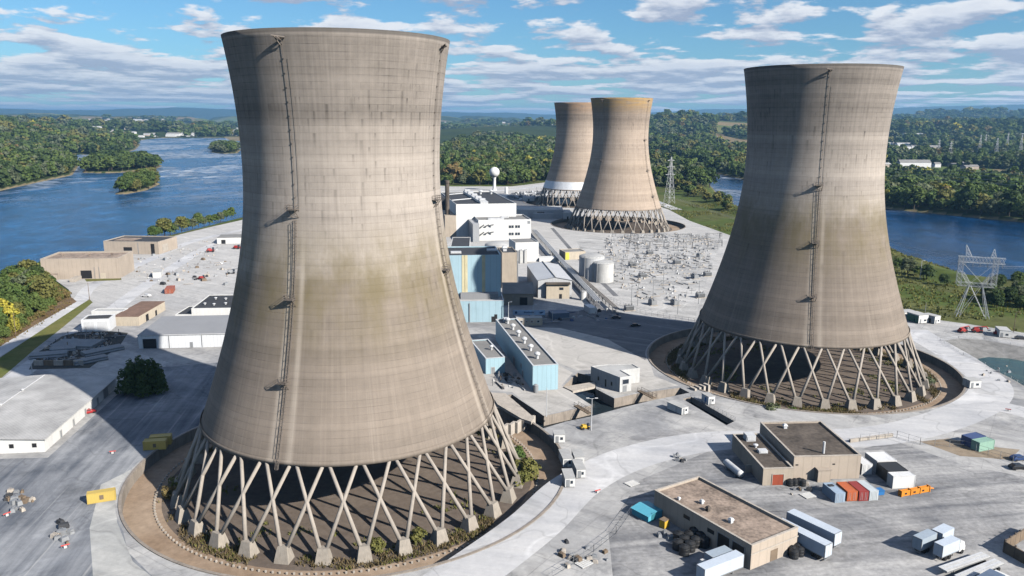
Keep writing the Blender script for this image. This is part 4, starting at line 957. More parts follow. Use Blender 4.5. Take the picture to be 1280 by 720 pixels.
# ---- storage tanks and domes
def tank(label, px, py, rad, h, dome, m='whitedirty'):
    g = G(px, py); g = g+Vector((g.x, g.y, 0)).normalized()*rad; r = thing('storage_tank', label, 'storage tank', (g.x, g.y, 0), 0, 'steel storage tanks')
    mb = MB(); mb.lathe([(rad, 0), (rad, h)], 48); mb.build('shell', M[m], r, True)
    mb = MB(); mb.lathe([(rad+.12, h-.1), (rad+.12, h+.05)]+[(rad*math.cos(q), h+.05+dome*math.sin(q)) for q in np.linspace(0.02, math.pi/2-.02, 8)], 48); mb.build('dome_roof', M['roofpale'], r, True)
    mb = MB()
    for k in range(20): q = 2*math.pi*k/20; mb.tube([(rad*.98*math.cos(q), rad*.98*math.sin(q), h), (rad*.98*math.cos(q), rad*.98*math.sin(q), h+1.1)], .05, 4)
    mb.lathe([(rad*.98, h+1.06), (rad*.98, h+1.14)], 40); mb.build('railing', M['steel'], r)
    mb = MB(); q = -2.2; mb.tube([(rad*1.06*math.cos(q), rad*1.06*math.sin(q), .1), (rad*1.06*math.cos(q), rad*1.06*math.sin(q), h+1)], .25, 5); mb.build('ladder', M['steel'], r)
tank('nearer white storage tank with streaked wall and railed dome', 753, 354, 6.3, 11.0, 1.4); tank('wider grey storage tank just behind the streaked one', 739, 352, 7.4, 13.5, 1.6, 'lgrey')
tank('low wide white tank with a shallow cone roof beside the white cube', 623, 318, 9.6, 5, 2.6, 'pink')
tank('small white upright tank right of the cream fronted hall', 729, 376, 1.6, 4.5, .5, 'white')
# ---- water tower
g = G(618, 238, 0); r = thing('water_tower', 'white ball shaped water tower behind the turbine hall', 'water tower', (g.x, g.y, 0))
zt = 16; s_ = (Vector((g.x, g.y, 0)).length)/1000
mb = MB(); mb.lathe([(3.4*s_*1.0, 0), (2.0*s_, 3), (1.7*s_, 14*s_), (2.6*s_, 18*s_)], 20); mb.build('stem', M['white'], r, True)
mb = MB(); rad = 6.3*s_; cz = 22.5*s_; mb.lathe([(max(.02, rad*math.cos(q)), cz+rad*math.sin(q)) for q in np.linspace(-math.pi/2, math.pi/2, 20)], 32); mb.build('ball_tank', M['white'], r, True)
mb = MB(); mb.tube([(0, 0, cz+rad-.1), (0, 0, cz+rad+2)], .2, 5); mb.build('finial', M['steel'], r)
g = G(633, 242); r = thing('small_tank', 'small white upright tank right of the water tower', 'tank', (g.x, g.y, 0)); mb = MB(); mb.lathe([(2.2, 0), (2.2, 7), (1.2, 8.3), (.1, 8.8)], 20); mb.build('shell', M['white'], r, True); mb = MB(); mb.tube([(2.3, 0, 0), (2.3, 0, 8)], .2, 4); mb.build('ladder', M['steel'], r)

# ---- trench structures: bridge slab, footbridges, inlet piers, slabs
def slab(label, pxs, z0, z1, m, name='slab', cat='slab', px_z=0.0):
    pts = px_poly(pxs, px_z); cx, cy = sum(p[0] for p in pts)/len(pts), sum(p[1] for p in pts)/len(pts)
    mb = MB(); mb.prism([(a-cx, b-cy) for a, b in pts], z0, z1); o = mb.build(name, m); o.location = (cx, cy, 0); return tag(o, label, cat)
slab('brown concrete deck bridging the dark trench beside the blue hall', [(704, 484.5), (744, 478), (744, 484), (716, 490)], -.5, .35, M['pink'], 'bridge_deck', 'bridge deck')
def footbridge(label, A, B, wd=1.6):
    a, b = G(*A), G(*B); u = (b-a); L_ = u.length; u.normalize(); loc, rz = xf(a, u); r = thing('footbridge', label, 'footbridge', loc, rz, 'footbridges over the trench')
    mb = MB(); mb.box(0, L_, -wd/2, wd/2, .05, .3); mb.build('deck', M['wood'], r)
    for s in (-1, 1):
        mb = MB(); y = s*wd/2
        for x_ in np.linspace(.05, L_-.05, max(3, int(L_/1.5))): mb.tube([(x_, y, .3), (x_, y, 1.4)], .06, 4)
        mb.tube([(0, y, 1.4), (L_, y, 1.4)], .07, 4); mb.tube([(0, y, .85), (L_, y, .85)], .05, 4); mb.build('railing', M['roofbrown'], r)
footbridge('railed brown footbridge over the trench near the lamp pole', (720, 507.5), (738, 518)); footbridge('railed grey footbridge over the trench near the control house', (799, 489), (818, 498.5))
slab('tapering pale concrete slab wedge between the nearest basin and the trench', [(612, 494), (632, 495), (668, 526), (664, 531), (652, 527), (622, 509)], .01, 1.0, M['pink'], 'concrete_wedge', 'slab')
g = G(660, 552, Z0)
for i in range(5):
    c_ = G(632+i*8.2, 545-i*2.6, Z0); mb = MB(); mb.box(-.45, .45, -1.6, 1.6, 0, 3.6); o = mb.build('inlet_pier', M['pink']); o.location = (c_.x, c_.y, Z0); o.rotation_euler.z = -.5
    tag(o, 'pale concrete inlet pier at the rim of the nearest basin', 'pier', 'inlet piers of the nearest basin')
for i in range(4):
    c_ = G(866+i*5.6, 494-i*1.5, Z0+1); mb = MB(); mb.box(-.45, .45, -1.4, 1.4, 0, 3.8); o = mb.build('inlet_pier', M['pink']); o.location = (c_.x, c_.y, Z0); o.rotation_euler.z = .5
    tag(o, 'pale concrete inlet pier at the rim of the right basin', 'pier', 'inlet piers of the right basin')
# ================================================================ vehicles, boxes, yard equipment
def rbox(name, label, cat, FL, FR, BL, h, group=None):
    a, u, w, d = rect3(FL, FR, BL, h); loc, rz = xf(a, u); return thing(name, label, cat, loc, rz, group), w, d
_cm = {}
def cmat(key, col):
    if key not in _cm: _cm[key] = ribbed('container_'+key, col, .35, .16, .55, .12)
    return _cm[key]
def container(label, FL, FR, BL, h, col, key, group='shipping containers by the brown roofed hall', name='shipping_container', open_top=False):
    r, w, d = rbox(name, label, 'container', FL, FR, BL, h, group); c = cmat(key, col)
    mb = MB(); mb.box(.06, w-.06, .06, d-.06, .15, h-.06); mb.build('body', c, r)
    mb = MB()
    for x0 in (0, w-.14):
        for y0 in (0, d-.14): mb.box(x0, x0+.14, y0, y0+.14, 0, h)
    for z0 in (.05, h-.14):
        mb.box(.14, w-.14, 0, .12, z0, z0+.14); mb.box(.14, w-.14, d-.12, d, z0, z0+.14); mb.box(0, .12, .14, d-.14, z0, z0+.14); mb.box(w-.12, w, .14, d-.14, z0, z0+.14)
    mb.build('frame', c, r)
    if w < d:
        for s in (0, 1):
            mb = MB(); x0 = .16 if s == 0 else w/2+.02; mb.box(x0, x0+w/2-.18, -.03, .055, .25, h-.2)
            dd = mb.build('door', c, r); lb = MB(); [lb.tube([(x0+k, -.07, .3), (x0+k, -.07, h-.25)], .03, 4) for k in (.3, .7)]; lb.build('lock_bar', M['lsteel'], dd)
    else:
        for s in (0, 1):
            mb = MB(); y0 = .16 if s == 0 else d/2+.02; mb.box(w-.055, w+.03, y0, y0+d/2-.18, .25, h-.2); mb.build('door', c, r)
    return r, w, d
r, w_, d_ = container('blue grey shipping container at the left end of the row by the hall', (1044.6, 616.7), (1057, 615.8), (1030, 603.4), 2.6, (.33, .42, .52), 'bluegrey')
mb = MB(); mb.box(w_*.2, w_*.7, d_*.62, d_*.8, 2.61, 2.75); mb.build('hatch', M['roofdark'], r)
container('orange shipping container between the blue grey and dark red ones', (1059.6, 614.6), (1072.6, 613.9), (1045.5, 602.5), 2.6, (.50, .125, .045), 'orange')
container('dark red shipping container between the orange and pale ones', (1074.4, 614.4), (1086.4, 613.8), (1059.8, 601.8), 2.6, (.30, .045, .04), 'darkred')
container('pale grey shipping container at the right end of the row by the hall', (1087.6, 613.8), (1098.6, 613), (1072.6, 600.6), 2.6, (.55, .60, .62), 'palegrey')
r, w_, d_ = rbox('waste_skip', 'small bright blue skip beside the pale grey container', 'skip', (1097, 614), (1106, 613), (1093, 610), 1.3)
mb = MB(); mb.prism([(0, 0), (w_, 0), (w_, d_), (0, d_)], .1, 1.0); mb.frustum(w_/2, d_/2, 1.003, w_, d_, 1.3, w_*1.08, d_*1.08); mb.build('bin', M['bluebox'], r); mb = MB(); mb.box(-.1, w_+.1, d_*.3, d_*.4, .5, .7); mb.build('lifting_bar', M['steel'], r)
G1 = 'storage boxes beside the hall'
container('white storage box at the back of the three boxes right of the hall', (1096.7, 576.5), (1121.5, 575.3), (1083.5, 565.3), 3.4, (.70, .70, .69), 'white', G1, 'storage_box')
container('black topped storage box in the middle of the three boxes', (1111, 589.2), (1135.5, 588.2), (1097.5, 577.8), 3.4, (.028, .03, .033), 'black', G1, 'storage_box')
container('white storage box at the front of the three boxes near the orange beam', (1117, 595.6), (1145, 594.4), (1111, 590), 3.4, (.72, .72, .71), 'white', G1, 'storage_box')
container('low white storage box against the right wall of the brown roofed hall', (1078, 580.5), (1091, 580), (1072, 571), 3.0, (.70, .70, .69), 'white', G1, 'storage_box')
r, w_, d_ = rbox('lifting_beam', 'orange steel lifting beam lying on the yard in front of the white box', 'beam', (1127, 614.5), (1163, 608), (1125, 612.2), 1.5)
mb = MB(); mb.box(0, w_, 0, .18, .1, 1.5); mb.box(0, w_, d_-.18, d_, .1, 1.5); mb.box(.0, w_, .181, d_-.181, 1.1, 1.28); mb.build('girder', M['orange'], r)
mb = MB(); [mb.box(k*w_-.1, k*w_+.1, -.15, d_+.15, 0, 1.62) for k in (.01, .33, .66, .99)]; mb.build('end_plates', M['orange'], r)
mb = MB(); [mb.box(w_*k, w_*k+.7, -.03, -.002, .5, .95) for k in (.12, .42, .72)]; mb.build('cut_outs', M['dark'], r)
mb = MB(); mb.tube([(w_, d_/2, .9), (w_+1.6, d_/2, .5)], .2, 6); mb.build('tow_bar', M['orange'], r)
def yellowbox(label, FL, FR, BL):
    r, w, d = container(label, FL, FR, BL, 2.6, (.52, .38, .10), 'yellow', 'yellow containers left of the nearest tower')
    mb = MB(); mb.box(w*.44, w*.58, -.06, -.002, .8, 1.9); mb.build('panel', M['wood'], r)
yellowbox('sunlit yellow container on the lot left of the nearest basin', (107.8, 618.5), (143.8, 612.8), (109.8, 614.2))
yellowbox('nearer yellow container in the shade beside the nearest tower', (178, 552.5), (206.5, 551), (181, 548.2))
yellowbox('farther yellow container in the shade beside the nearest tower', (186, 547), (213, 545), (188, 543))

def wheelset(root, x, y, r=.5, wd=.35, name='wheel'):
    mb = MB(); mb.tube([(x, y-wd/2, r), (x, y+wd/2, r)], r, 14); o = mb.build(name, M['blackrub'], root)
    hb = MB(); s = -1 if y < 1 else 1; hb.tube([(x, y+s*wd/2, r), (x, y+s*(wd/2+.04), r)], r*.55, 10); hb.build('rim', M['lsteel'], o); return o
def trailer(label, FL, FR, BL, h=4.0, col='white', group='white semi trailers'):
    """box trailer; the long side runs along local y, doors at y = 0"""
    r, w, d = rbox('semi_trailer', label, 'trailer', FL, FR, BL, h, group); m = {'white': mat('white_trailer_skin', (.52, .58, .65), .45, vary=.05, grime=.15), 'grey': mat('grey_trailer_skin', (.34, .40, .46), .5, vary=.06, grime=.2)}[col]
    mb = MB(); mb.box(0, w, 0, d, 1.15, h); mb.build('body', m, r)
    mb = MB()
    for x0 in (-.02, w-.08): mb.box(x0, x0+.1, -.02, .1, 1.1, h+.02); mb.box(x0, x0+.1, d-.1, d+.02, 1.1, h+.02)
    for z0 in (1.02, h-.08): mb.box(.08, w-.08, -.03, .06, z0, z0+.12)
    mb.box(-.03, -.002, .1, d-.1, 1.1, 1.3); mb.box(w+.002, w+.03, .1, d-.1, 1.1, 1.3); mb.build('trim', M['steel'], r)
    for s in (0, 1):
        b = MB(); x0 = .1 if s == 0 else w/2+.02; b.box(x0, x0+w/2-.12, -.05, -.003, 1.25, h-.15); b.build('door', m, r)
    mb = MB(); mb.box(w*.3, w*.7, .4, d-.5, .85, 1.145); mb.build('chassis', M['steel'], r)
    for y in (1.6, 2.9):
        for x in (.25, w-.25):
            b = MB(); b.tube([(x-.25, y, .5), (x+.25, y, .5)], .5, 12); b.build('wheel', M['blackrub'], r)
    b = MB(); [b.box(x-.1, x+.1, d*.78, d*.78+.2, 0, 1.0) for x in (w*.3, w*.7)]; b.build('landing_leg', M['steel'], r)
    b = MB(); b.box(.2, w-.2, .1, .25, .45, .6); b.build('underrun_bar', M['steel'], r)
    return r, w, d
trailer('left one of two long white semi trailers behind the tan warehouse', (1032, 682.3), (1041, 678.2), (978.6, 647))
trailer('right one of two long white semi trailers behind the tan warehouse', (1043.6, 667.8), (1052.8, 663.4), (987.3, 638))
trailer('white semi trailer backed to the dock of the tan warehouse', (870.8, 705.6), (881.2, 712.4), (920, 687.2))
r, w_, d_ = trailer('short grey box truck body beside the docked white trailer', (880.6, 690.2), (890.8, 696.8), (902.2, 679.2), 3.5, 'grey', 'box trucks')
b = MB(); b.prism([(.1, -2.0), (w_-.1, -2.0), (w_-.1, -.1), (.1, -.1)], .6, 1.5); b.frustum(w_/2, -.9, 1.503, w_-.2, 1.6, 2.4, w_-.5, 1.1); b.build('cab', M['whitedirty'], r)
trailer('pale blue box trailer at the front left of the parked group of three', (1141, 669.3), (1153, 674.8), (1160, 660.8), 3.8, 'grey', 'box trailers in the right yard')
trailer('white box trailer at the back of the parked group of three', (1164.5, 661.5), (1178.5, 667.5), (1180, 654.2), 3.8, 'white', 'box trailers in the right yard')
r, w_, d_ = trailer('white box truck at the front right of the parked group of three', (1167.6, 677.6), (1179.2, 683.2), (1194.5, 671.2), 3.8, 'white', 'box trailers in the right yard')
b = MB(); b.box(.15, w_-.15, d_+.2, d_+2.3, .7, 1.7); b.frustum(w_/2, d_+1.2, 1.703, w_-.3, 2.0, 2.7, w_-.5, 1.5); b.build('cab', M['white'], r); b = MB(); b.box(.3, w_-.3, d_+1.9, d_+2.26, 1.75, 2.3); b.build('windscreen', M['glass'], r)
for x in (.25, w_-.25): b = MB(); b.tube([(x-.2, d_+1.3, .5), (x+.2, d_+1.3, .5)], .5, 12); b.build('wheel', M['blackrub'], r)
def flatbed(label, FL, FR, BL, h=1.5):
    r, w, d = rbox('flatbed_trailer', label, 'trailer', FL, FR, BL, h, 'flatbed trailers in the right yard')
    for k in range(4): b = MB(); b.box(w*k/4+.03, w*(k+1)/4-.03, 0, d, h-.15, h); b.build('deck_plank', M['lsteel'] if k % 2 == 0 else M['whitedirty'], r)
    b = MB(); b.box(-.03, w+.03, -.06, d+.06, h-.4, h-.153); [b.box(x, x+.2, .3, d-.3, h-.75, h-.403) for x in (w*.28, w*.66)]; b.build('frame', M['steel'], r)
    for y in (d-1.5, d-2.8):
        for x in (.25, w-.25): q = MB(); q.tube([(x-.25, y, .45), (x+.25, y, .45)], .45, 12); q.build('wheel', M['blackrub'], r)
    b = MB(); [b.box(x-.1, x+.1, d*.22, d*.22+.2, 0, h-.4) for x in (w*.3, w*.7)]; b.build('landing_leg', M['steel'], r)
flatbed('empty white flatbed trailer, the farther of two beside the box truck', (1172.5, 708), (1184.2, 714.4), (1220, 686.3))
flatbed('empty white flatbed trailer, the nearer of two at the bottom edge', (1192.5, 718.5), (1205, 725), (1246, 699.3))
r, w_, d_ = rbox('parked_truck', 'truck with a dark blue grey box roof at the bottom right edge', 'truck', (1213, 724), (1232, 733), (1240, 711.5), 3.2, 'box trucks')
b = MB(); b.box(0, w_, 0, d_, .9, 3.2); b.build('body', mat('blue_grey_paint', (.13, .17, .24), .4), r); b = MB(); b.box(.1, w_-.1, d_+.1, d_+2.2, .6, 2.3); b.build('cab', M['white'], r); b = MB(); b.box(w_*.3, w_*.7, .2, d_, .6, .897); b.build('chassis', M['steel'], r)
for y in (1.3, d_+1.2):
    for x in (.2, w_-.2): q = MB(); q.tube([(x-.2, y, .5), (x+.2, y, .5)], .5, 12); q.build('wheel', M['blackrub'], r)
# teal shed, small yellow hut, barrels
hT = HZ((810.6, 653.6), 643.8); a, u, w_, d_ = rect3((810.6, 643.8), (830, 635.8), (794, 631.5), hT); loc, rz = xf(a, u); r = thing('shed', 'small teal shed with low pitched roof beside the tan warehouse', 'shed', loc, rz)
mb = MB(); mb.raw([(0,0,0),(w_,0,0),(w_,d_,0),(0,d_,0),(0,0,hT-.3),(w_,0,hT-.3),(w_,d_,hT-.3),(0,d_,hT-.3),(w_/2,0,hT+.15),(w_/2,d_,hT+.15)], [(0,1,5,8,4),(1,2,6,5),(2,3,7,9,6),(3,0,4,7)]); mb.build('wall', mat('teal_wall', (.09, .36, .46), .6), r)
mb = MB(); mb.raw([(-.3,-.3,hT-.33),(w_/2,-.3,hT+.2),(w_/2,d_+.3,hT+.2),(-.3,d_+.3,hT-.33),(w_+.3,-.3,hT-.33),(w_+.3,d_+.3,hT-.33)], [(0,1,2,3),(1,4,5,2)]); mb.build('roof', M['teal'], r)
mb = MB(); mb.box(w_*.2, w_*.45, -.05, -.003, .05, 2.1); mb.build('door', mat('dark_teal', (.03, .16, .2), .6), r)
r, w_, d_ = rbox('cabinet', 'small yellow cabinet with brown top between the teal shed and warehouse', 'cabinet', (831, 651.8), (837, 648.5), (827, 647.4), 2.0)
mb = MB(); mb.box(0, w_, 0, d_, .1, 1.9); mb.build('body', M['yellow'], r); mb = MB(); mb.box(-.1, w_+.1, -.1, d_+.1, 1.903, 2.0); mb.build('lid', M['wood'], r); mb = MB(); mb.box(.1, w_/2-.02, -.04, -.002, .2, 1.8); mb.build('door', M['yellow'], r)
def drum(label, px, py, group, rad=1.15, h=2.3):
    g = G(px, py); r = thing('black_tank', label, 'plastic tank', (g.x, g.y, 0), random.random()*6, group)
    mb = MB(); mb.lathe([(rad, 0), (rad, h*.3), (rad*1.04, h*.33), (rad, h*.36), (rad, h*.66), (rad*1.04, h*.69), (rad, h*.72), (rad, h*.86), (rad*.5, h)], 18, 0, 0, True); mb.build('body', M['blackrub'], r, False)
    mb = MB(); mb.lathe([(rad*.28, h-.03), (rad*.28, h+.12), (.02, h+.14)], 12); mb.build('lid', M['blackrub'], r)
GD = 'black plastic tanks in rows by the tan warehouse'
for (px, py) in ((855, 693), (862.5, 688), (869, 682.5), (876, 677), (847, 686), (855, 681), (861, 675.5), (868, 671), (848, 676), (880, 683)): drum('black round plastic tank standing in the rows beside the tan warehouse', px, py, GD)
for k, (px, py) in enumerate(((990, 693), (996, 690), (992, 697), (999, 694))): drum('black round plastic tank stacked at the right corner of the tan warehouse', px, py, 'black tanks at the warehouse corner', 1.0, 2.0)
for k, (px, py) in enumerate(((987, 607), (993, 606.5), (999, 606), (1003, 607))): drum('black round plastic tank against the front of the brown roofed hall', px, py, 'black tanks in front of the hall', .85, 1.8)
r, w_, d_ = rbox('pressure_vessel', 'grey horizontal pressure vessel in the shade left of the brown roofed hall', 'tank', (921, 589), (930, 588), (915, 574), 2.2)
mb = MB(); mb.tube([(w_/2, -.3, 1.4), (w_/2, 0, 1.4), (w_/2, d_, 1.4), (w_/2, d_+.3, 1.4)], .95, 16); mb.build('vessel', M['lsteel'], r, True); mb = MB(); [mb.box(w_*.1, w_*.9, d_*k, d_*k+.4, 0, .8) for k in (.15, .8)]; mb.build('saddle', M['steel'], r)
# office boxes by the nearest basin and other small cabins
def cabin(label, FL, FR, BL, h, wall='white', roof='roofpale', group='white cabins beside the nearest basin', name='cabin', stripe=None):
    r, w, d = rbox(name, label, 'cabin', FL, FR, BL, h, group)
    mb = MB(); mb.box(0, w, 0, d, .25, h); mb.build('wall', M[wall], r); mb = MB(); mb.box(-.12, w+.12, -.12, d+.12, h+.003, h+.14); mb.build('roof', M[roof], r)
    mb = MB(); [mb.box(x, x+.25, y, y+.25, 0, .247) for x in (.1, w-.35) for y in (.1, d-.35)]; mb.build('feet', M['steel'], r)
    opening(r, 'door', M['steel'], 'f', w*.12, w*.12+.9, .3, min(2.2, h-.2), w, d); opening(r, 'window', M['glass'], 'f', w*.55, w*.8, 1.1, min(1.9, h-.3), w, d); opening(r, 'door', M[stripe] if stripe else M['lgrey'], 'l', d*.3, d*.3+.9, .3, min(2.2, h-.2), w, d)
    return r, w, d
cabin('white cabin with three dark openings at the bend of the trench', (693, 543.5), (706.5, 543.2), (688.5, 538), 2.7)
cabin('white cabin at the back left of the cluster of four by the basin', (704, 573.6), (716, 573), (701, 561.9), 2.6); cabin('white cabin at the back right of the cluster of four by the basin', (718.5, 571.6), (730.5, 571.2), (715, 561.9), 2.6)
cabin('white cabin at the front right of the cluster of four by the basin', (721, 587), (732, 586.5), (718, 574.4), 2.6); cabin('white cabin at the front left of the cluster of four by the basin', (706.5, 598), (718.8, 597.6), (705.5, 586.4), 2.6)
cabin('long low white cabin at the head of the narrow flume', (852.5, 510.5), (860.5, 508.5), (837, 502), 2.4, group='small cabins near the flume'); cabin('white cabin with bright blue side on the slab beside the flume', (886, 496.5), (894, 495.4), (875, 492), 2.8, group='small cabins near the flume', stripe='bluebox')
r, w_, d_ = cabin('white and grey kiosk at the right rim of the right basin', (1213, 476.5), (1227, 476), (1209, 472), 2.8, group='small cabins near the flume')
container('white roofed dark blue container beside the green one at the right edge', (1215, 548.6), (1233, 545), (1204.5, 542.8), 2.8, (.06, .09, .2), 'navy', 'containers at the right edge'); container('pale green container at the right edge by the bare earth', (1225, 553.5), (1244, 550), (1216, 548.9), 2.8, (.26, .42, .33), 'palegreen', 'containers at the right edge')
mb = MB(); q = rbox('roof_sheet', '', '', (1215, 548.6), (1233, 545), (1204.5, 542.8), 2.86); bpy.data.objects.remove(q[0])
# sheds along the right shore
cabin('white trailer house left of the green shed under the right levee', (1128, 391), (1147, 390), (1128, 387), 3, group='sheds under the right levee'); r, w_, d_ = cabin('green and white pitched shed in the middle under the right levee', (1149, 394.5), (1161, 393.5), (1141, 389.5), 4, group='sheds under the right levee')
opening(r, 'side_panel', M['green'], 'l', .1, d_-.1, .3, 3.6, w_, d_, .1); cabin('dark sided white shed, rightmost of the sheds under the levee', (1169, 396), (1176, 395), (1162, 391), 3.6, group='sheds under the right levee', stripe='dark')
cabin('long low white trailer behind the red machines near the right edge', (1250, 413), (1264, 414), (1246, 408), 3.2, group='sheds under the right levee')
# ---- machines and vehicles
def car(label, px, py, ang, col, group='cars'):
    g = G(px, py); r = thing('parked_car', label, 'car', (g.x, g.y, 0), ang, group); m = mat('car_paint_'+col[0], col[1], .3, vary=.03, grime=.05)
    mb = MB(); pr = [(-2.3, .35), (2.3, .35), (2.35, .75), (1.2, .95), (.7, 1.45), (-1.3, 1.5), (-2.2, 1.0), (-2.35, .7)]
    n = len(pr); v = [(x, -.9 if z < 1.2 else -.72, z) for x, z in pr]+[(x, .9 if z < 1.2 else .72, z) for x, z in pr]
    mb.raw(v, [tuple(range(n-1, -1, -1)), tuple(range(n, 2*n))]+[(i, (i+1) % n, n+(i+1) % n, n+i) for i in range(n)]); mb.build('body', m, r)
    mb = MB(); mb.box(-1.3, .7, -.85, -.80, .95, 1.38); mb.box(-1.3, .7, .80, .85, .95, 1.38); mb.raw([(1.17, -.7, 1.0), (1.17, .7, 1.0), (.74, .65, 1.46), (.74, -.65, 1.46)], [(0,1,2,3)]); mb.build('window', M['glass'], r)
    for x in (-1.45, 1.45):
        for y in (-.85, .85): q = MB(); q.tube([(x, y-.1, .34), (x, y+.1, .34)], .34, 12); q.build('wheel', M['blackrub'], r)
    return r
car('white pickup parked on the pale lot left of the rust brown roof', 183, 371, 3.0, ('white', (.7, .7, .7))); car('dark blue car at the very right edge of the yard', 1273, 575, .2, ('navy', (.03, .06, .16))); car('dark car under the blue one at the right edge', 1272, 586, .15, ('black', (.02, .02, .022))); car('dark pickup by the lamp post at the right edge of the pond', 1276, 424, -.2, ('charcoal', (.05, .05, .055)))
car('red car beside the corner of the left edge warehouse', 110, 517, .8, ('red', (.35, .03, .03)))
def machine(label, px, py, ang, group, s=1.0, col='red', boom=True):
    """wheeled lift or loader with a folded boom"""
    g = G(px, py); r = thing('boom_lift', label, 'machine', (g.x, g.y, 0), ang, group); r.scale = (s, s, s)
    mb = MB(); mb.box(-2, 2, -1, 1, .55, 1.25); mb.frustum(-.4, 0, 1.253, 2.4, 1.9, 2.0, 1.8, 1.6); mb.build('chassis', M[col], r)
    mb = MB(); mb.box(.9, 1.9, -.8, .1, 1.253, 2.5); mb.build('cab', M['glass'], r)
    if boom:
        mb = MB(); mb.bar((-1.2, .4, 2.0), (3.6, .4, 2.6), .4); mb.bar((3.6, .4, 2.6), (4.4, .4, 1.6), .3); mb.build('boom', M[col], r); mb = MB(); mb.box(4.2, 5.2, -.3, 1.1, 1.0, 1.15); [mb.bar((x, y, 1.15), (x, y, 2.2), .08) for x in (4.25, 5.15) for y in (-.25, 1.05)]; mb.build('basket', M['steel'], r)
    for x in (-1.3, 1.3):
        for y in (-1.05, 1.05): q = MB(); q.tube([(x, y-.22, .6), (x, y+.22, .6)], .6, 12); q.build('wheel', M['blackrub'], r)
machine('red machine, leftmost of the row beside the pond', 1203, 415.5, .3, 'red machines beside the pond', 1.0); machine('red machine in the middle of the row beside the pond', 1221, 415.5, -.2, 'red machines beside the pond', 1.05); machine('red machine with dark load, right end of the row beside the pond', 1249, 418.5, .1, 'red machines beside the pond', 1.05, boom=False)
machine('pink red loader alone on the road near the left intake houses', 263, 315, .5, 'red machines on the left lot', 1.3, boom=False); machine('red machine half hidden behind the nearest tower edge', 296, 311, 0, 'red machines on the left lot', 1.2, boom=False); machine('small red machine on the pale lot above the black roofed block', 252, 349, 1.0, 'red machines on the left lot', .9, boom=False)
machine('red and dark boom lift at the end of the rust brown building', 197, 385, .9, 'red machines on the left lot', 1.0, boom=False)
container('rust red container on the pale lot behind the white pickup', (205.5, 361.5), (216, 361), (199, 357.5), 2.6, (.34, .10, .055), 'rust', 'containers on the left lot')
machine('dark grey loader by the left edge of the nearest tower', 289, 342, .4, 'red machines on the left lot', 1.1, 'steel')
machine('small yellow and black machine at the foot of the lamp pole', 731, 536, .4, 'small machines on the roads', .7, 'yellow', False)
def barrier(label, px, py, ang):
    g = G(px, py); r = thing('road_sign_frame', label, 'barrier', (g.x, g.y, 0), ang, 'red and white barriers on the roads'); r.scale = (.65, .65, .65)
    mb = MB(); mb.box(-1.3, 1.3, -.05, .05, .9, 1.3); mb.build('board', mat('faded_red_board', (.55, .09, .08), .6), r); mb = MB(); mb.box(-.5, .4, -.3, .3, .05, .9); mb.build('base', M['whitedirty'], r); mb = MB(); [mb.bar((x, -.4, 0), (x, .1, 1.2), .08) for x in (-1.1, 1.1)]; mb.build('legs', M['steel'], r)
barrier('red and white barrier on the ring road right of the nearest basin', 747, 616, .5); barrier('red and white barrier on the road above the green container', 1260, 514, -.4); barrier('red barrier standing on the shaded road left of the nearest tower', 141, 567, .3); barrier('red and white barrier among the rubble at the bottom left', 82, 685, .6); barrier('red barrier at the far left of the rubble piles', 9, 645, 1.0)
# concrete rubble / stored blocks
def blocks(label, pts, group, lo=.5, hi=1.5):
    for (px, py) in pts:
        g = G(px, py); s = random.uniform(lo, hi); mb = MB(); mb.frustum(0, 0, 0, s*1.6, s, s*.8, s*1.3, s*.75); mb.tube([(-.3*s, 0, s*.8), (-.3*s, 0, s*1.1), (.3*s, 0, s*1.1), (.3*s, 0, s*.8)], .06, 4)
        o = mb.build('concrete_block', random.choice((M['pink'], M['steel'], M['steel'], M['roofdark'], M['wood']))); o.location = (g.x, g.y, 0); o.rotation_euler.z = random.random()*6; tag(o, label, 'block', group)
rn = random.Random(5)
blocks('small concrete or machine block in the heap on the dark lot', [(rn.gauss(22, 9), rn.gauss(627, 5)) for _ in range(22)], 'blocks heaped at the left edge'); blocks('small block in the group at the bottom left road', [(rn.gauss(76, 8), rn.gauss(666, 6)) for _ in range(14)], 'blocks at the bottom left')
blocks('small block in the scattered heap below the ring road', [(rn.gauss(726, 14), rn.gauss(697, 6)) for _ in range(18)], 'blocks below the ring road', .4, 1.2); blocks('small post or block in the middle of the wide road', [(rn.gauss(848, 4), rn.gauss(574, 2)) for _ in range(8)], 'blocks in the wide road', .5, .9)
blocks('small item among the junk in front of the brown roofed hall', [(rn.gauss(1006, 8), rn.gauss(612, 3)) for _ in range(10)], 'junk in front of the hall', .4, 1.0); blocks('pale item scattered over the pale lot by the intake houses', [(rn.uniform(170, 285), rn.uniform(318, 358)) for _ in range(34)], 'items on the left lot', .5, 2.0)
blocks('item beside the long blue hall in its shade', [(rn.gauss(640, 8), rn.gauss(474, 5)) for _ in range(14)], 'items beside the blue hall', .4, 1.3); blocks('small block in the road curve above the bare earth', [(rn.uniform(1225, 1262), rn.uniform(458, 478)) for _ in range(10)], 'blocks by the pond road', .4, .9)
blocks('pale post standing in the yard beside the black tanks', [(824+i*7, 668+rn.uniform(-3, 6)) for i in range(6)], 'posts by the black tanks', .7, 1.1)
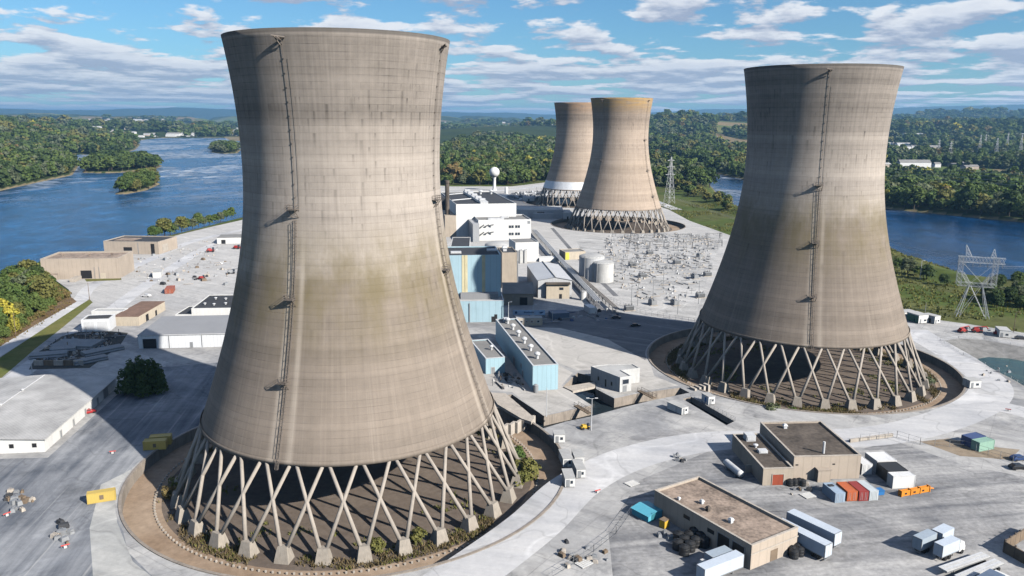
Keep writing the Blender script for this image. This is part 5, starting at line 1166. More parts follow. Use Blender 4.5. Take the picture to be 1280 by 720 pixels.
# small frames of pallets
for (px, py, a_) in ((1010, 620, .4), (730, 705, .7), (790, 605, .6)):
    g = G(px, py); mb = MB(); [mb.box(-1.6, 1.6, y, y+.35, .1, .25) for y in np.arange(-1.2, 1.1, .55)]; [mb.box(x, x+.15, -1.2, 1.2, 0, .097) for x in (-1.5, 0, 1.35)]; o = mb.build('pallet_frame', M['whitedirty']); o.location = (g.x, g.y, 0); o.rotation_euler.z = a_
    tag(o, {1010: 'pale slatted frame lying in front of the brown roofed hall', 730: 'pale slatted frame in the heap below the ring road', 790: 'thin slatted frame on the road left of the teal shed'}[px], 'frame')
# pipe yard in the shade
for (px, py, n, L_, a_, lab) in ((62, 445, 6, 13, .35, 'stack of pale pipes at the left of the shaded pipe yard'), (98, 432, 12, 17, 0.0, 'big stack of blue grey pipes in the middle of the pipe yard'), (128, 440, 6, 15, .85, 'stack of pale sheets at the right of the shaded pipe yard'), (112, 452, 5, 12, .85, 'low stack of pipes at the front of the shaded pipe yard'), (80, 438, 6, 9, .35, 'short stack of pale tubes behind the yard wall')):
    g = G(px, py); r = thing('pipe_stack', lab, 'pipe stack', (g.x, g.y, 0), a_, 'stacks in the pipe yard')
    for k in range(2):
        mb = MB(); [mb.tube([(-L_/2, (i-n/2+k*.5)*.95, .45+k*.8), (L_/2, (i-n/2+k*.5)*.95, .45+k*.8)], .42, 8) for i in range(n-k)]; mb.build('pipe_layer', M['steel'], r)
    mb = MB(); [mb.box(x-.1, x+.1, -n*.5, n*.5, 0, .05) for x in (-L_*.3, L_*.3)]; mb.build('skids', M['wood'], r)
mb = MB(); p_ = px_poly([(41, 455), (108, 455), (108, 451), (45, 451)]); c0 = Vector((*p_[0], 0))
a, b = G(42, 457), G(104, 457); u = (b-a); L_ = u.length; u.normalize(); loc, rz = xf(a, u); r = thing('yard_wall', 'low timber and block wall along the front of the shaded pipe yard', 'wall', loc, rz)
for k in range(5): mb = MB(); mb.box(k*L_/5+.1, (k+1)*L_/5-.1, 0, .5, 0, 2.0); mb.build('wall_panel', M['wood'] if k % 2 else M['pink'], r)
# timber enclosure at the right edge
A, B, C = G(1254, 690), G(1290, 667), G(1300, 716); r = thing('enclosure', 'dark timber walled enclosure at the bottom right corner', 'enclosure', (A.x, A.y, 0))
for (p, q) in ((A, B), (A, C)):
    L_ = (q-p).length; u = (q-p).normalized(); nv = Vector((-u.y, u.x, 0)); k = 0
    mb = MB()
    pts = [p-A, q-A]; v = [pts[0]-nv*.15, pts[1]-nv*.15, pts[1]+nv*.15, pts[0]+nv*.15]; mb.prism([(x.x, x.y) for x in v], 0, 2.6); mb.build('wall', M['wood'], r)
    mb = MB(); [mb.box((p-A+u*s).x-.14, (p-A+u*s).x+.14, (p-A+u*s).y-.14, (p-A+u*s).y+.14, 0, 3.0) for s in np.arange(.2, L_, 2.4)]; mb.build('posts', M['roofbrown'], r)

# ---- poles, lamps, pylons, wires, fences
def lamp(label, px, py, h, arms=1, group='lamp and utility poles', ang=0.0, col='lsteel', cross=False):
    g = G(px, py); r = thing('light_pole', label, 'pole', (g.x, g.y, 0), ang, group)
    mb = MB(); mb.tube([(0, 0, 0), (0, 0, h)], .17, 7, .10); mb.build('mast', M[col], r)
    for k in range(arms):
        s = 1 if k == 0 else -1; mb = MB(); mb.tube([(0, 0, h-.15), (s*1.3, 0, h+.1)], .07, 5); o = mb.build('arm', M[col], r); q = MB(); q.box(s*1.3-.45, s*1.3+.45, -.22, .22, h+.02, h+.2); q.build('lamp_head', M[col], o)
    if cross: mb = MB(); mb.box(-1.1, 1.1, -.08, .08, h*.8, h*.8+.18); mb.box(-.9, .9, -.08, .08, h*.9, h*.9+.18); mb.build('crossarm', M['wood'], r)
lamp('grey lamp pole with twin heads beside the brown footbridge', 739, 538, HZ((739, 538), 498), 2); lamp('thin tall rod on the corner of the concrete slab', 683, 521, HZ((683, 521), 485), 0)
lamp('lamp pole near the left edge above the warehouse roof', 41, 471, HZ((41, 471), 450), 1); lamp('pole at the edge of the wood beside the river road', 20, 420, HZ((20, 420), 391), 0, col='wood'); lamp('pole by the ramp of the nearer intake house', 112, 375, 9, 0, col='wood')
lamp('lamp pole on the levee among the bushes at the right', 1150, 349, HZ((1150, 349), 326), 1); lamp('wooden pole behind the green and white shed', 1156, 393, HZ((1156, 393), 378), 0, col='steel'); lamp('tall wooden pole right of the red machines', 1267, 415, HZ((1267, 415), 390), 1, col='wood')
for i, (px, py, h) in enumerate(((789, 384, 15), (797, 382, 15), (816, 375, 11), (829, 358, 12), (847, 393, 10), (873, 380, 12))): lamp(['tall pole with crossarms at the left of the switchyard', 'second tall pole right beside the crossarm pole', 'thin pole in the open part of the switchyard', 'thin pole behind the dark rubble in the switchyard', 'pole at the front edge of the switchyard near the shadow', 'thin pole close to the right tower in the switchyard'][i], px, py, h, 1 if i else 0, cross=(i < 2), col='steel')
lamp('pole on the levee at the upper right by the near river bank', 1110, 330, 9, 0, col='wood'); lamp('pole by the white cabins in the shade of the right tower', 556+110, 405, 9, 1); lamp('lamp pole beside the banner board', 635.5, 404, 10, 1)

def beam_lattice(mb, a, b, wa, wb, n, r_=.09):
    """square lattice mast from a to b with X bracing"""
    a, b = Vector(a), Vector(b); rows = []
    for i in range(n+1):
        t_ = i/n; c = a.lerp(b, t_); w = wa+(wb-wa)*t_; rows.append([c+Vector((sx*w/2, sy*w/2, 0)) for sx, sy in ((-1,-1),(1,-1),(1,1),(-1,1))])
    for k in range(4): mb.tube([rw[k] for rw in rows], r_, 4)
    for i in range(n):
        for k in range(4):
            j = (k+1) % 4; mb.tube([rows[i][k], rows[i+1][j]], r_*.6, 3, caps=False); mb.tube([rows[i][j], rows[i+1][k]], r_*.6, 3, caps=False); mb.tube([rows[i+1][k], rows[i+1][j]], r_*.6, 3, caps=False)
M_PYL = mat('galvanised_lattice', (.55, .57, .58), .5, .1, vary=.1)
# big portal pylon on the right levee
gA, gB = G(1194, 394), G(1227, 393.5); u = (gB-gA); Wd = u.length; u.normalize(); loc, rz = xf(gA, u); hP = HZ((1210, 394), 306); rz -= .45; Wd *= 1.04
r = thing('lattice_pylon', 'large steel lattice pylon with two horns on the right levee', 'pylon', loc, rz, 'power line pylons')
for (x0, x1) in ((0, Wd*.30), (Wd, Wd*.70)):
    mb = MB(); 
    for y in (-2.2, 2.2):
        mb.tube([(x0, y*1.3, 0), (x1, y*.6, hP*.45)], .15, 4); mb.tube([(x0+(Wd*.1 if x0 == 0 else -Wd*.1), y*1.3, 0), (x1, y*.6, hP*.45)], .11, 4)
    for k in range(1, 6): 
        t_ = k/6; mb.tube([(x0+(x1-x0)*t_, -2.86*(1-t_)-1.3*t_, hP*.45*t_), (x0+(x1-x0)*t_, 2.86*(1-t_)+1.3*t_, hP*.45*t_)], .07, 3); mb.tube([(x0+(x1-x0)*(t_-1/6), -2.6, hP*.45*(t_-1/6)), (x0+(x1-x0)*t_, 1.6, hP*.45*t_)], .06, 3)
    mb.build('leg', M_PYL, r)
mb = MB(); beam_lattice(mb, (-Wd*.02, 0, hP*.45), (-Wd*.02, 0, hP*.84), 2.2, 2.0, 7, .07); beam_lattice(mb, (Wd*1.02, 0, hP*.45), (Wd*1.02, 0, hP*.84), 2.2, 2.0, 7, .07); beam_lattice(mb, (Wd*.30, 0, hP*.45), (Wd*.05, 0, hP*.62), 1.6, 1.6, 4, .07); beam_lattice(mb, (Wd*.70, 0, hP*.45), (Wd*.95, 0, hP*.62), 1.6, 1.6, 4, .07); mb.build('masts', M_PYL, r)
mb = MB()
for y in (-1.5, 1.5): mb.tube([(Wd*.1, y*1.6, 0), (Wd*.66, y, hP*.44)], .08, 4); mb.tube([(Wd*.9, y*1.6, 0), (Wd*.34, y, hP*.44)], .08, 4); mb.tube([(Wd*.3, y, hP*.47), (Wd*.98, y*.6, hP*.76)], .06, 3); mb.tube([(Wd*.7, y, hP*.47), (Wd*.02, y*.6, hP*.76)], .06, 3)
mb.build('bracing', M_PYL, r)
def xtruss(mb, x0, x1, z0, z1, y, n, r_=.1):
    for yy in (-y, y):
        for z in (z0, z1): mb.tube([(x0, yy, z), (x1, yy, z)], r_, 4)
        for i in range(n): a_, b_ = x0+(x1-x0)*i/n, x0+(x1-x0)*(i+1)/n; mb.tube([(a_, yy, z0), (b_, yy, z1)], r_*.6, 3, caps=False); mb.tube([(a_, yy, z1), (b_, yy, z0)], r_*.6, 3, caps=False)
    for i in range(n+1): a_ = x0+(x1-x0)*i/n; mb.tube([(a_, -y, z1), (a_, y, z1)], r_*.6, 3, caps=False); mb.tube([(a_, -y, z0), (a_, y, z0)], r_*.6, 3, caps=False)
mb = MB(); xtruss(mb, -Wd*.12, Wd*1.28, hP*.76, hP*.84, 1.1, 14, .09); xtruss(mb, -Wd*.05, Wd*1.05, hP*.43, hP*.48, 1.1, 8, .08); mb.build('crossbeam', M_PYL, r)
for (x0, s) in ((Wd*.08, 1), (Wd*.92, 1)): mb = MB(); beam_lattice(mb, (x0+(Wd*.12 if x0 < 5 else 0), 0, hP*.84), (x0, 0, hP if x0 < 5 else hP*.96), 2.4, .3, 3, .07); mb.build('horn', M_PYL, r)
mb = MB()
for k in range(7): x_ = Wd*(-.1+k*.22); mb.tube([(x_, 0, hP*.76), (x_, 0, hP*.76-2.0)], .14, 5)
mb.build('insulator', M['steel'], r)
PYL = (loc, rz, Wd, hP)
def pylon(label, px, py, h, z0=0.0, wbase=9, arms=((.62, 7), (.78, 6), (.92, 5)), seg=8):
    g = G(px, py, z0); r = thing('lattice_pylon', label, 'pylon', (g.x, g.y, z0), .5, 'power line pylons')
    mb = MB(); beam_lattice(mb, (0, 0, 0), (0, 0, h), wbase, .8, seg, .16 if h > 40 else .12); mb.build('mast', M['lsteel'], r)
    mb = MB()
    for f, L_ in arms: mb.tube([(-L_, 0, h*f), (0, 0, h*f+1.2), (L_, 0, h*f)], .16, 4); mb.tube([(-L_, 0, h*f), (L_, 0, h*f)], .14, 4)
    mb.build('crossarms', M['lsteel'], r); return r
pylon('lattice pylon with three crossarms right of the far towers', 836.5, 254, HZ((836.5, 254), 196)); 
for i, (px, py, ht) in enumerate(((1172, 198, 34), (1187, 199, 30), (1224, 190, 38), (1245, 193, 34), (1258, 189, 42), (1275, 192, 40), (1231, 186, 36))):
    pylon(['leftmost far pylon above the right wood', 'second far pylon from the left above the right wood', 'far pylon at the left end of the far substation', 'short far pylon inside the far substation', 'tall far pylon inside the far substation', 'far pylon at the right edge by the substation', 'far pylon behind the substation roofs'][i], px, py, ht*1.3, 8, 8, seg=5)
def wire(label, pts, sag, group, r_=.10):
    mb = MB()
    for a, b in zip(pts[:-1], pts[1:]):
        a, b = Vector(a), Vector(b); mb.tube([a.lerp(b, k/14)-Vector((0, 0, sag*4*(k/14)*(1-k/14))) for k in range(15)], r_, 3, caps=False)
    o = mb.build('power_line', M['lsteel']); tag(o, label, 'power line', group)
ca, sa = math.cos(rz), math.sin(rz)
def pw(x, y, z): return (loc.x if hasattr(loc, 'x') else loc[0])+x*ca-y*sa, (loc.y if hasattr(loc, 'y') else loc[1])+x*sa+y*ca, z
g8 = G(836.5, 254); M_WIRE = mat('aluminium_wire', (.5, .5, .5), .4, .5)
for k in range(6):
    x_ = Wd*(-.1+k*.26); p0 = pw(x_, 0, hP*.76-2)
    wire('thin power line from the large pylon off to the right over the water', [p0, (p0[0]+420, p0[1]+60+k*8, hP*.9+k*1.5)], 5, 'power lines right of the large pylon', .016) if k in (0, 2, 5) else None
    wire('thin power line from the large pylon back to the far pylon', [(g8.x+(k-2.5)*2.4, g8.y, 36+abs(k-2.5)*4), p0], 9, 'power lines between the pylons', .05)
for k in range(4): wire('thin power line high above the right channel behind the large pylon', [(330+k*6, 1010, 40+k*3), (700+k*4, 640, 30+k*4)], 6, 'power lines over the right channel', .11)
def fence(label, pxs, h=2.2, group='chain fences', col='steel', step=3.0, mesh=True):
    c = [G(a, b) for a, b in pxs]; o = c[0]; r = thing('fence', label, 'fence', (o.x, o.y, 0), 0, group); mb = MB(); rails = MB()
    for a, b in zip(c[:-1], c[1:]):
        L_ = (b-a).length; n = max(1, int(L_/step))
        for i in range(n+1): p = a.lerp(b, i/n)-o; mb.tube([(p.x, p.y, 0), (p.x, p.y, h)], .06, 4)
        for z in (h*.05+.1, h*.5, h-.05): rails.tube([(a.x-o.x, a.y-o.y, z), (b.x-o.x, b.y-o.y, z)], .035, 3)
    mb.build('fence_posts', M[col], r); rails.build('fence_rails', M[col], r)
fence('chain fence from the brown roofed hall along the ring road', [(1075, 552), (1121, 547), (1150, 556), (1205, 560), (1282, 583)]); fence('wooden crash fence at the far left beside the river road', [(-5, 428), (45, 400), (88, 376)], 1.4, 'chain fences', 'wood'); fence('thin fence between the switchyard and the shaded road', [(752, 372), (800, 392), (868, 404)]); fence('fence along the right grass slope behind the right tower', [(846, 250), (880, 262), (925, 277)], 2.4)
fence('fence by the tan warehouse yard near the bottom edge', [(690, 722), (742, 690), (770, 668), (790, 640)], 1.8); fence('railing along the right rim of the narrow flume', [(863, 496), (919, 526)], 1.2, step=2); fence('low curb fence round the pond', [(1280, 433.5), (1230, 424.5), (1198, 422.5), (1175, 426), (1204, 443.5), (1241, 460), (1280, 483)], 1.0, 'chain fences', 'lsteel', 4)
a, b = G(1062, 553), G(1120, 545); u = b-a; L_ = u.length; u.normalize(); loc2, rz2 = xf(a, u); mb = MB(); [mb.box(k*3.1, k*3.1+3, -.3, .3, 0, 1.0) for k in range(int(L_/3.1))]; o = mb.build('concrete_barrier', M['pink']); o.location = loc2; o.rotation_euler.z = rz2; tag(o, 'long pale concrete barrier between hall and ring road', 'barrier')
# pale curb fence inside the basins
for k in (1, 2):
    X, Y = TOWERS[k]; r = thing('kerb_fence', ['', 'dotted low rail round the legs of the nearest tower', 'dotted low rail round the legs of the right tower'][k], 'railing', (X, Y, Z0), 0, 'low rails in the basins'); mb = MB(); Rr = RFOOT+4.6
    for i in range(200): q = i*2*math.pi/200; mb.box(Rr*math.cos(q)-.18, Rr*math.cos(q)+.18, Rr*math.sin(q)-.18, Rr*math.sin(q)+.18, .03, .5)
    mb.build('rail_blocks', M['pink'], r)

# ---- switchyard between the towers: steel gantries, breakers, transformers
M_YARD = mat('yard_steel', (.24, .242, .245), .8, .0, vary=.3)
def gantry_proto():
    r = thing('switchyard_gantry', 'grey steel gantry among many in the switchyard between the towers', 'gantry', (0, 0, 0), 0, 'steel gantries in the switchyard')
    for x in (-6, 6): mb = MB(); beam_lattice(mb, (x, 0, 0), (x, 0, 6.5), .7, .4, 4, .06); mb.build('leg', M_YARD, r)
    mb = MB(); xtruss(mb, -6.4, 6.4, 6.0, 6.5, .3, 9, .06); mb.build('beam', M_YARD, r); mb = MB(); [mb.tube([(x, 0, 6.0), (x, 0, 4.6)], .12, 5) for x in (-4, 0, 4)]; mb.build('insulators', M['roofbrown'], r); return r
def breaker_proto():
    r = thing('circuit_breaker', 'small grey circuit breaker stand with bushings in the switchyard', 'circuit breaker', (0, 0, 0), 0, 'circuit breakers in the switchyard')
    mb = MB(); mb.box(-1.6, 1.6, -.6, .6, 0, .5); [mb.bar((x, y, .5), (x, y, 2.6), .12) for x in (-1.3, 1.3) for y in (-.4, .4)]; mb.build('stand', M_YARD, r); mb = MB(); [mb.tube([(x, 0, 2.6), (x*1.2, 0, 5.0)], .2, 6, .1) for x in (-1.2, 0, 1.2)]; mb.build('bushings', M_YARD, r); mb = MB(); mb.box(-1.6, 1.6, -.5, .5, 2.6, 3.0); mb.build('tank', M_YARD, r); return r
def xfmr_proto():
    r = thing('transformer', 'dark grey transformer on a pale plinth in the switchyard', 'transformer', (0, 0, 0), 0, 'transformers in the switchyard')
    mb = MB(); mb.box(-3, 3, -2, 2, 0, .4); mb.build('plinth', M['pink'], r); mb = MB(); mb.box(-2.2, 2.2, -1.2, 1.2, .4, 3.6); mb.build('tank', M['steel'], r); mb = MB(); [mb.box(x, x+.25, -1.8, -1.21, .8, 3.2) for x in np.arange(-2, 2, .55)]; mb.build('radiator', M['steel'], r); mb = MB(); [mb.tube([(x, 0, 3.6), (x*1.2, 0, 5.2)], .18, 6, .1) for x in (-1.4, 0, 1.4)]; mb.build('bushings', M['roofbrown'], r); mb = MB(); mb.tube([(-1.8, .8, 4.1), (1.2, .8, 4.1)], .4, 8); mb.build('conservator', M['steel'], r); return r
def scatter(proto, pts, ang):
    for i, (px, py) in enumerate(pts):
        o = proto if i == 0 else copy_tree(proto); g = G(px, py); o.scale = (1, 1, .7); o.location = (g.x, g.y, 0); o.rotation_euler.z = ang+rn.uniform(-.03, .03)+(math.pi/2 if rn.random() < .3 else 0)
sw = [(x+(y-300)*.18*0+rn.uniform(-3, 3), y+rn.uniform(-1.2, 1.2)) for y in (299, 309) for x in np.arange(790, 900, 34) if not (x > 905-(y-300)*.62+12)]
scatter(gantry_proto(), sw, .35)
sw = [(x+rn.uniform(-4, 4), y+rn.uniform(-1.5, 1.5)) for y in (296, 303, 312, 324, 336) for x in np.arange(768, 900, 13) if not (x > 900-(y-300)*.62+8)]
scatter(breaker_proto(), sw, .35)
scatter(xfmr_proto(), [(815, 381), (843, 381), (875, 372), (868, 348), (884, 345), (803, 347), (846, 330), (790, 333), (786, 388), (812, 318), (874, 322)], .3)
# pipe rack and dark cable trench running down the middle
for (lab, A_p, B_p, z, wd, m_) in (('long pale pipe rack running diagonally past the storage tanks', (668, 292), (748, 384), 3.0, 3.0, 'lsteel'), ('second pale pipe rack beside the first along the dark trench', (690, 318), (772, 392), 2.0, 2.0, 'pink')):
    a, b = G(*A_p), G(*B_p); u = b-a; L_ = u.length; u.normalize(); l3, r3 = xf(a, u); r = thing('pipe_rack', lab, 'pipe rack', l3, r3, 'pipe racks'); mb = MB(); [mb.tube([(0, y, z+.3), (L_, y, z+.3)], .3, 6) for y in np.arange(-wd/2, wd/2+.1, .9)]; mb.build('pipes', M[m_], r); mb = MB(); [mb.box(x, x+.3, -wd/2-.3, wd/2+.3, z-.3, z-.02) for x in np.arange(1, L_, 7)]; [mb.box(x, x+.3, s*wd/2-.15, s*wd/2+.15, 0, z-.303) for x in np.arange(1, L_, 7) for s in (-1, 1)]; mb.build('trestles', M['steel'], r)
ribbon('cable_trench', [(662, 300), (690, 330), (724, 362), (756, 392), (790, 416)], 4.5, .010, R_DARK); ribbon('cable_trench', [(690, 285), (730, 330), (770, 370)], 3, .010, R_DARK); ribbon('yard_road', [(640, 408), (700, 392), (780, 396), (870, 408)], 9, .018, R_DARK)
# lot items seen in the shade of the right tower
container('dark blue container in the shade of the right tower', (690, 392), (712, 391), (688, 388), 2.8, (.10, .14, .2), 'shade', 'containers in the shade'); container('white container standing upright beside the shaded road', (737, 385), (746, 384.5), (735, 380), 3, (.6, .6, .6), 'white', 'containers in the shade')
car('black car in the shade of the right tower', 794, 408, .2, ('black', (.02, .02, .022))); car('dark grey car farther right in the shade of the right tower', 770, 398, .1, ('charcoal', (.05, .05, .055)))

# loose stuff strewn over the switchyard and the pipe yard
def clutter(name, pxs, n, mats, lo, hi, seed):
    q = random.Random(seed); poly = px_poly(pxs); mb = MB(); xa, xb = min(p[0] for p in poly), max(p[0] for p in poly); ya, yb = min(p[1] for p in poly), max(p[1] for p in poly)
    X_ = np.array([[q.uniform(xa, xb)] for _ in range(n)]); Y_ = np.array([[q.uniform(ya, yb)] for _ in range(n)]); ok = sdist(poly, X_, Y_)[:, 0] > 1
    for (x_, y_, k) in zip(X_[:, 0], Y_[:, 0], ok):
        if not k: continue
        mb.cm = q.randrange(len(mats)); s = q.uniform(lo, hi); a = q.choice((.35, .35+math.pi/2, q.uniform(0, 3)))
        if q.random() < .35: mb.tube([(x_-math.cos(a)*s*2, y_-math.sin(a)*s*2, .3), (x_+math.cos(a)*s*2, y_+math.sin(a)*s*2, .3)], .14*s, 5)
        elif q.random() < .12: mb.tube([(x_, y_, 0), (x_, y_, s*1.9)], .09*s, 4)
        else: mb.frustum(x_, y_, 0, s*q.uniform(.6, 1.8), s*q.uniform(.3, 1), s*q.uniform(.3, .9), s*.5, s*.4, a)
    return tag(mb.build(name, mats), kind='stuff')
clutter('switchyard_clutter', [(752, 350), (742, 318), (760, 294), (850, 292), (900, 299), (884, 340), (862, 380), (800, 374)], 1500, [M_YARD, M['steel'], M['pink'], M['pink'], mat('yard_insulation_grey', (.36, .36, .355), .7)], .5, 1.7, 4)
clutter('yard_clutter', [(40, 456), (52, 438), (80, 421), (112, 414), (156, 418), (146, 432), (110, 455)], 420, [M['steel'], M['wood'], M['roofdark'], M['pink']], .5, 1.5, 8)
clutter('lot_clutter', [(150, 356), (175, 325), (230, 305), (290, 296), (290, 350), (215, 360)], 260, [M['steel'], M['pink'], M['whitedirty'], M['wood']], .4, 1.4, 12)

clutter('far_yard_clutter', [(630, 249), (644, 241), (688, 239), (690, 246), (660, 250)], 260, [M['roofdark'], M['steel'], M['lsteel']], 1.2, 3.6, 15)
clutter('road_side_clutter', [(640, 396), (700, 392), (748, 384), (800, 396), (770, 402), (660, 405)], 90, [M['steel'], M['roofdark'], M['whitedirty'], M['navy']], .8, 2.4, 16)
clutter('slab_clutter', [(610, 470), (640, 468), (662, 484), (640, 490), (612, 484)], 70, [M['steel'], M['whitedirty'], M['wood'], M['roofdark']], .4, 1.6, 17)
# ================================================================ vegetation
def leaf_mat(name, c0, c1, c2):
    m, t, b = new_mat(name); p = t.pos()
    rnd = t.new('ShaderNodeObjectInfo').outputs['Random']; n1 = t.noise(p, .35, 3, .6); n2 = t.noise(p, 1.7, 2, .5)
    c = t.mix(rnd, c0, c1); c = t.mix(t.mr(n1, .4, .7, 0, .6), c, c2); k = t.mr(n2, .3, .7, .7, 1.3)
    t.put(b.inputs['Base Color'], t.mix(1.0, c, t.comb(k, k, k), 'MULTIPLY')); b.inputs['Roughness'].default_value = .75; b.inputs['Specular IOR Level'].default_value = .2
    tr = t.new('ShaderNodeBsdfTranslucent'); t.put(tr.inputs[0], t.mix(1.0, c, (1.1, 1.2, .6), 'MULTIPLY')); mx = t.new('ShaderNodeMixShader'); mx.inputs[0].default_value = .22
    t.l.new(b.outputs[0], mx.inputs[1]); t.l.new(tr.outputs[0], mx.inputs[2]); t.l.new(mx.outputs[0], m.node_tree.nodes['Material Output'].inputs['Surface']); return m
LEAF = dict(green=leaf_mat('leaf_green', (0.068, 0.114, 0.030), (0.105, 0.148, 0.040), (0.144, 0.186, 0.051)), dark=leaf_mat('leaf_dark', (0.038, 0.068, 0.023), (0.064, 0.095, 0.030), (0.085, 0.118, 0.038)),
            olive=leaf_mat('leaf_olive', (0.144, 0.152, 0.044), (0.169, 0.161, 0.051), (0.203, 0.195, 0.060)), grey=leaf_mat('leaf_greygreen', (0.105, 0.131, 0.072), (0.135, 0.156, 0.085), (0.169, 0.186, 0.101)),
            yellow=leaf_mat('leaf_yellow', (0.338, 0.312, 0.051), (0.439, 0.372, 0.051), (0.270, 0.287, 0.051)), rust=leaf_mat('leaf_rust', (0.195, 0.127, 0.051), (0.220, 0.161, 0.068), (0.152, 0.152, 0.051)))
DRY = leaf_mat('dry_stalks', (.17, .125, .07), (.20, .15, .085), (.13, .12, .05))
BARK = mat('bark', (.075, .058, .042), .9, vary=.25, grime=.3)
def leaf_cloud(seed, lobes, n, size, flat=.75):
    """n leaf quads over a set of lobes (x, y, z, rx, rz)"""
    r = np.random.default_rng(seed); L = np.array(lobes, float); wgt = L[:, 3]**2; idx = r.choice(len(L), n, p=wgt/wgt.sum())
    d = r.normal(size=(n, 3)); d /= np.linalg.norm(d, axis=1)[:, None]; d[:, 2] = np.where(d[:, 2] < -.45, -d[:, 2]*.6, d[:, 2])
    rad = (.72+.34*r.random(n)**.6)[:, None]; c = L[idx, :3]+d*rad*np.stack([L[idx, 3], L[idx, 3], L[idx, 4]], 1)
    nrm = d+r.normal(scale=.55, size=(n, 3)); nrm[:, 2] += .35; nrm /= np.linalg.norm(nrm, axis=1)[:, None]
    a = np.cross(nrm, r.normal(size=(n, 3))); a /= np.linalg.norm(a, axis=1)[:, None]; b = np.cross(nrm, a); s = size*(.55+.9*r.random(n))[:, None]
    co = np.stack([c-a*s-b*s*flat, c+a*s-b*s*flat*.6, c+a*s*.7+b*s*flat, c-a*s*.8+b*s*flat*.8], 1).reshape(-1, 3); return co, np.arange(4*n).reshape(-1, 4)
def lobes_for(seed, R, H, base, n, kind='round'):
    r = random.Random(seed); out = []
    for i in range(n):
        t_ = (i+.5)/n; z = base+(H-base)*(.18+.74*t_)
        wdt = math.sin(math.pi*(.16+.74*t_))**.8 if kind == 'round' else (1.05-t_*.85)
        a = i*2.4+r.uniform(-.5, .5); q = R*wdt*r.uniform(.25, .68); lr = R*r.uniform(.34, .52)*(.65+.5*wdt)
        out.append((q*math.cos(a), q*math.sin(a), z, lr, lr*r.uniform(.65, .95)))
    return out
def trunk_mesh(H, r0, lobes):
    mb = MB(); mb.tube([(0, 0, -.6), (r0*.4, 0, H*.3), (0, r0*.4, H*.75)], r0, 6, r0*.35)
    for l in lobes[::2]: mb.tube([(0, 0, H*.28), (l[0]*.5, l[1]*.5, (H*.28+l[2])*.52), (l[0], l[1], l[2])], r0*.45, 4, r0*.12)
    return mb.mesh('trunk', BARK)
PROTO = {}
def tree_proto(key, leaf, H, R, n, size, base=.12, lob=9, kind='round', seed=None):
    seed = seed or (abs(hash(key)) % 1000 if False else sum(ord(c) for c in key)*7 % 991)
    lb = lobes_for(seed, R, H, H*base, lob, kind); co, q = leaf_cloud(seed, lb, n, size)
    PROTO[key] = (fast_mesh('crown', co, q, LEAF[leaf]), trunk_mesh(H, max(.12, R*.06), lb), H)
for i, lf in enumerate(('green', 'dark', 'olive', 'grey', 'green', 'olive', 'yellow', 'rust')):
    tree_proto('near%d' % i, lf, 13, 5.6+.4*(i % 3), 1500, .50, seed=100+i*13, lob=11+i % 3)
    tree_proto('far%d' % i, lf, 13, 6.0, 420, .85, seed=300+i*17, lob=9)
    tree_proto('shrub%d' % i, lf, 3.2, 2.4, 500, .24, base=.0, seed=500+i*11, lob=7)
def put_tree(name, label, group, x, y, z, h, key, cat='tree', wide=1.0, rz=None):
    cm, tm, H = PROTO[key]; r = thing(name, label, cat, (x, y, z), random.random()*6.28 if rz is None else rz, group); s = h/H; r.scale = (s*wide, s*wide, s); link('crown', cm, r); link('trunk', tm, r); return r

# one big bush beside the nearest tower's shadow
g = G(180, 490); hb = HZ((180, 490), 443); lb = lobes_for(77, 7.6, hb, 0, 16); co, q = leaf_cloud(77, lb, 5200, .42)
lb = []
for i_ in range(15):
    a_ = i_*2.4; q_ = 6.6*math.sqrt((i_+.5)/15); h_ = hb*(1.0-.42*(q_/6.6)**2)*(.86+.14*((i_*7) % 5)/4)
    lb += [(q_*math.cos(a_), q_*math.sin(a_), h_*f_, 2.6*(1.22-f_*.8), h_*.2) for f_ in (.2, .45, .68, .86)]
co, q = leaf_cloud(77, lb, 8500, .34)
r = thing('bushy_tree', 'big dark bushy tree alone in the shade between white warehouse and nearest tower', 'tree', (g.x, g.y, 0)); link('crown', fast_mesh('crown', co, q, LEAF['dark']), r); link('trunk', trunk_mesh(hb, .3, lb), r)
TH = lambda x, y: float(terrain_height(np.array([[x]], float), np.array([[y]], float))[0][0, 0])
rt = random.Random(21)
# wood on the river bank at the left edge
cnt = 0
xs_, ys_ = np.meshgrid(np.arange(-330, -150, 7.6), np.arange(290, 520, 7.6)); xs_ = xs_+RNG.uniform(-2.6, 2.6, xs_.shape); ys_ = ys_+RNG.uniform(-2.6, 2.6, ys_.shape)
hh, di_, dm_, ds_ = terrain_height(xs_, ys_)
for x_, y_, z_, a_, b_ in zip(xs_.ravel(), ys_.ravel(), hh.ravel(), di_.ravel(), ds_.ravel()):
    px, py = P((x_, y_, z_)); 
    if a_ < 2 or b_ > -5 or px < -40 or px > 92 or py > 436 or (px > 64 and py < 352): continue
    k = rt.choice(('near0', 'near0', 'near2', 'near4', 'near4', 'near1', 'near3')); yl = abs(px-14) < 7 and abs(py-418) < 12
    edge = b_ > -11
    put_tree('leafy_tree', 'yellow tinged tree at the front edge of the left bank wood' if yl else ('low leafy tree at the front edge of the wood by the river road' if edge else 'leafy tree in the wood on the river bank at the left edge'), 'trees of the left bank wood', x_, y_, z_, (rt.uniform(5, 7.5) if edge else rt.uniform(9, 14)), 'near6' if yl else k); cnt += 1
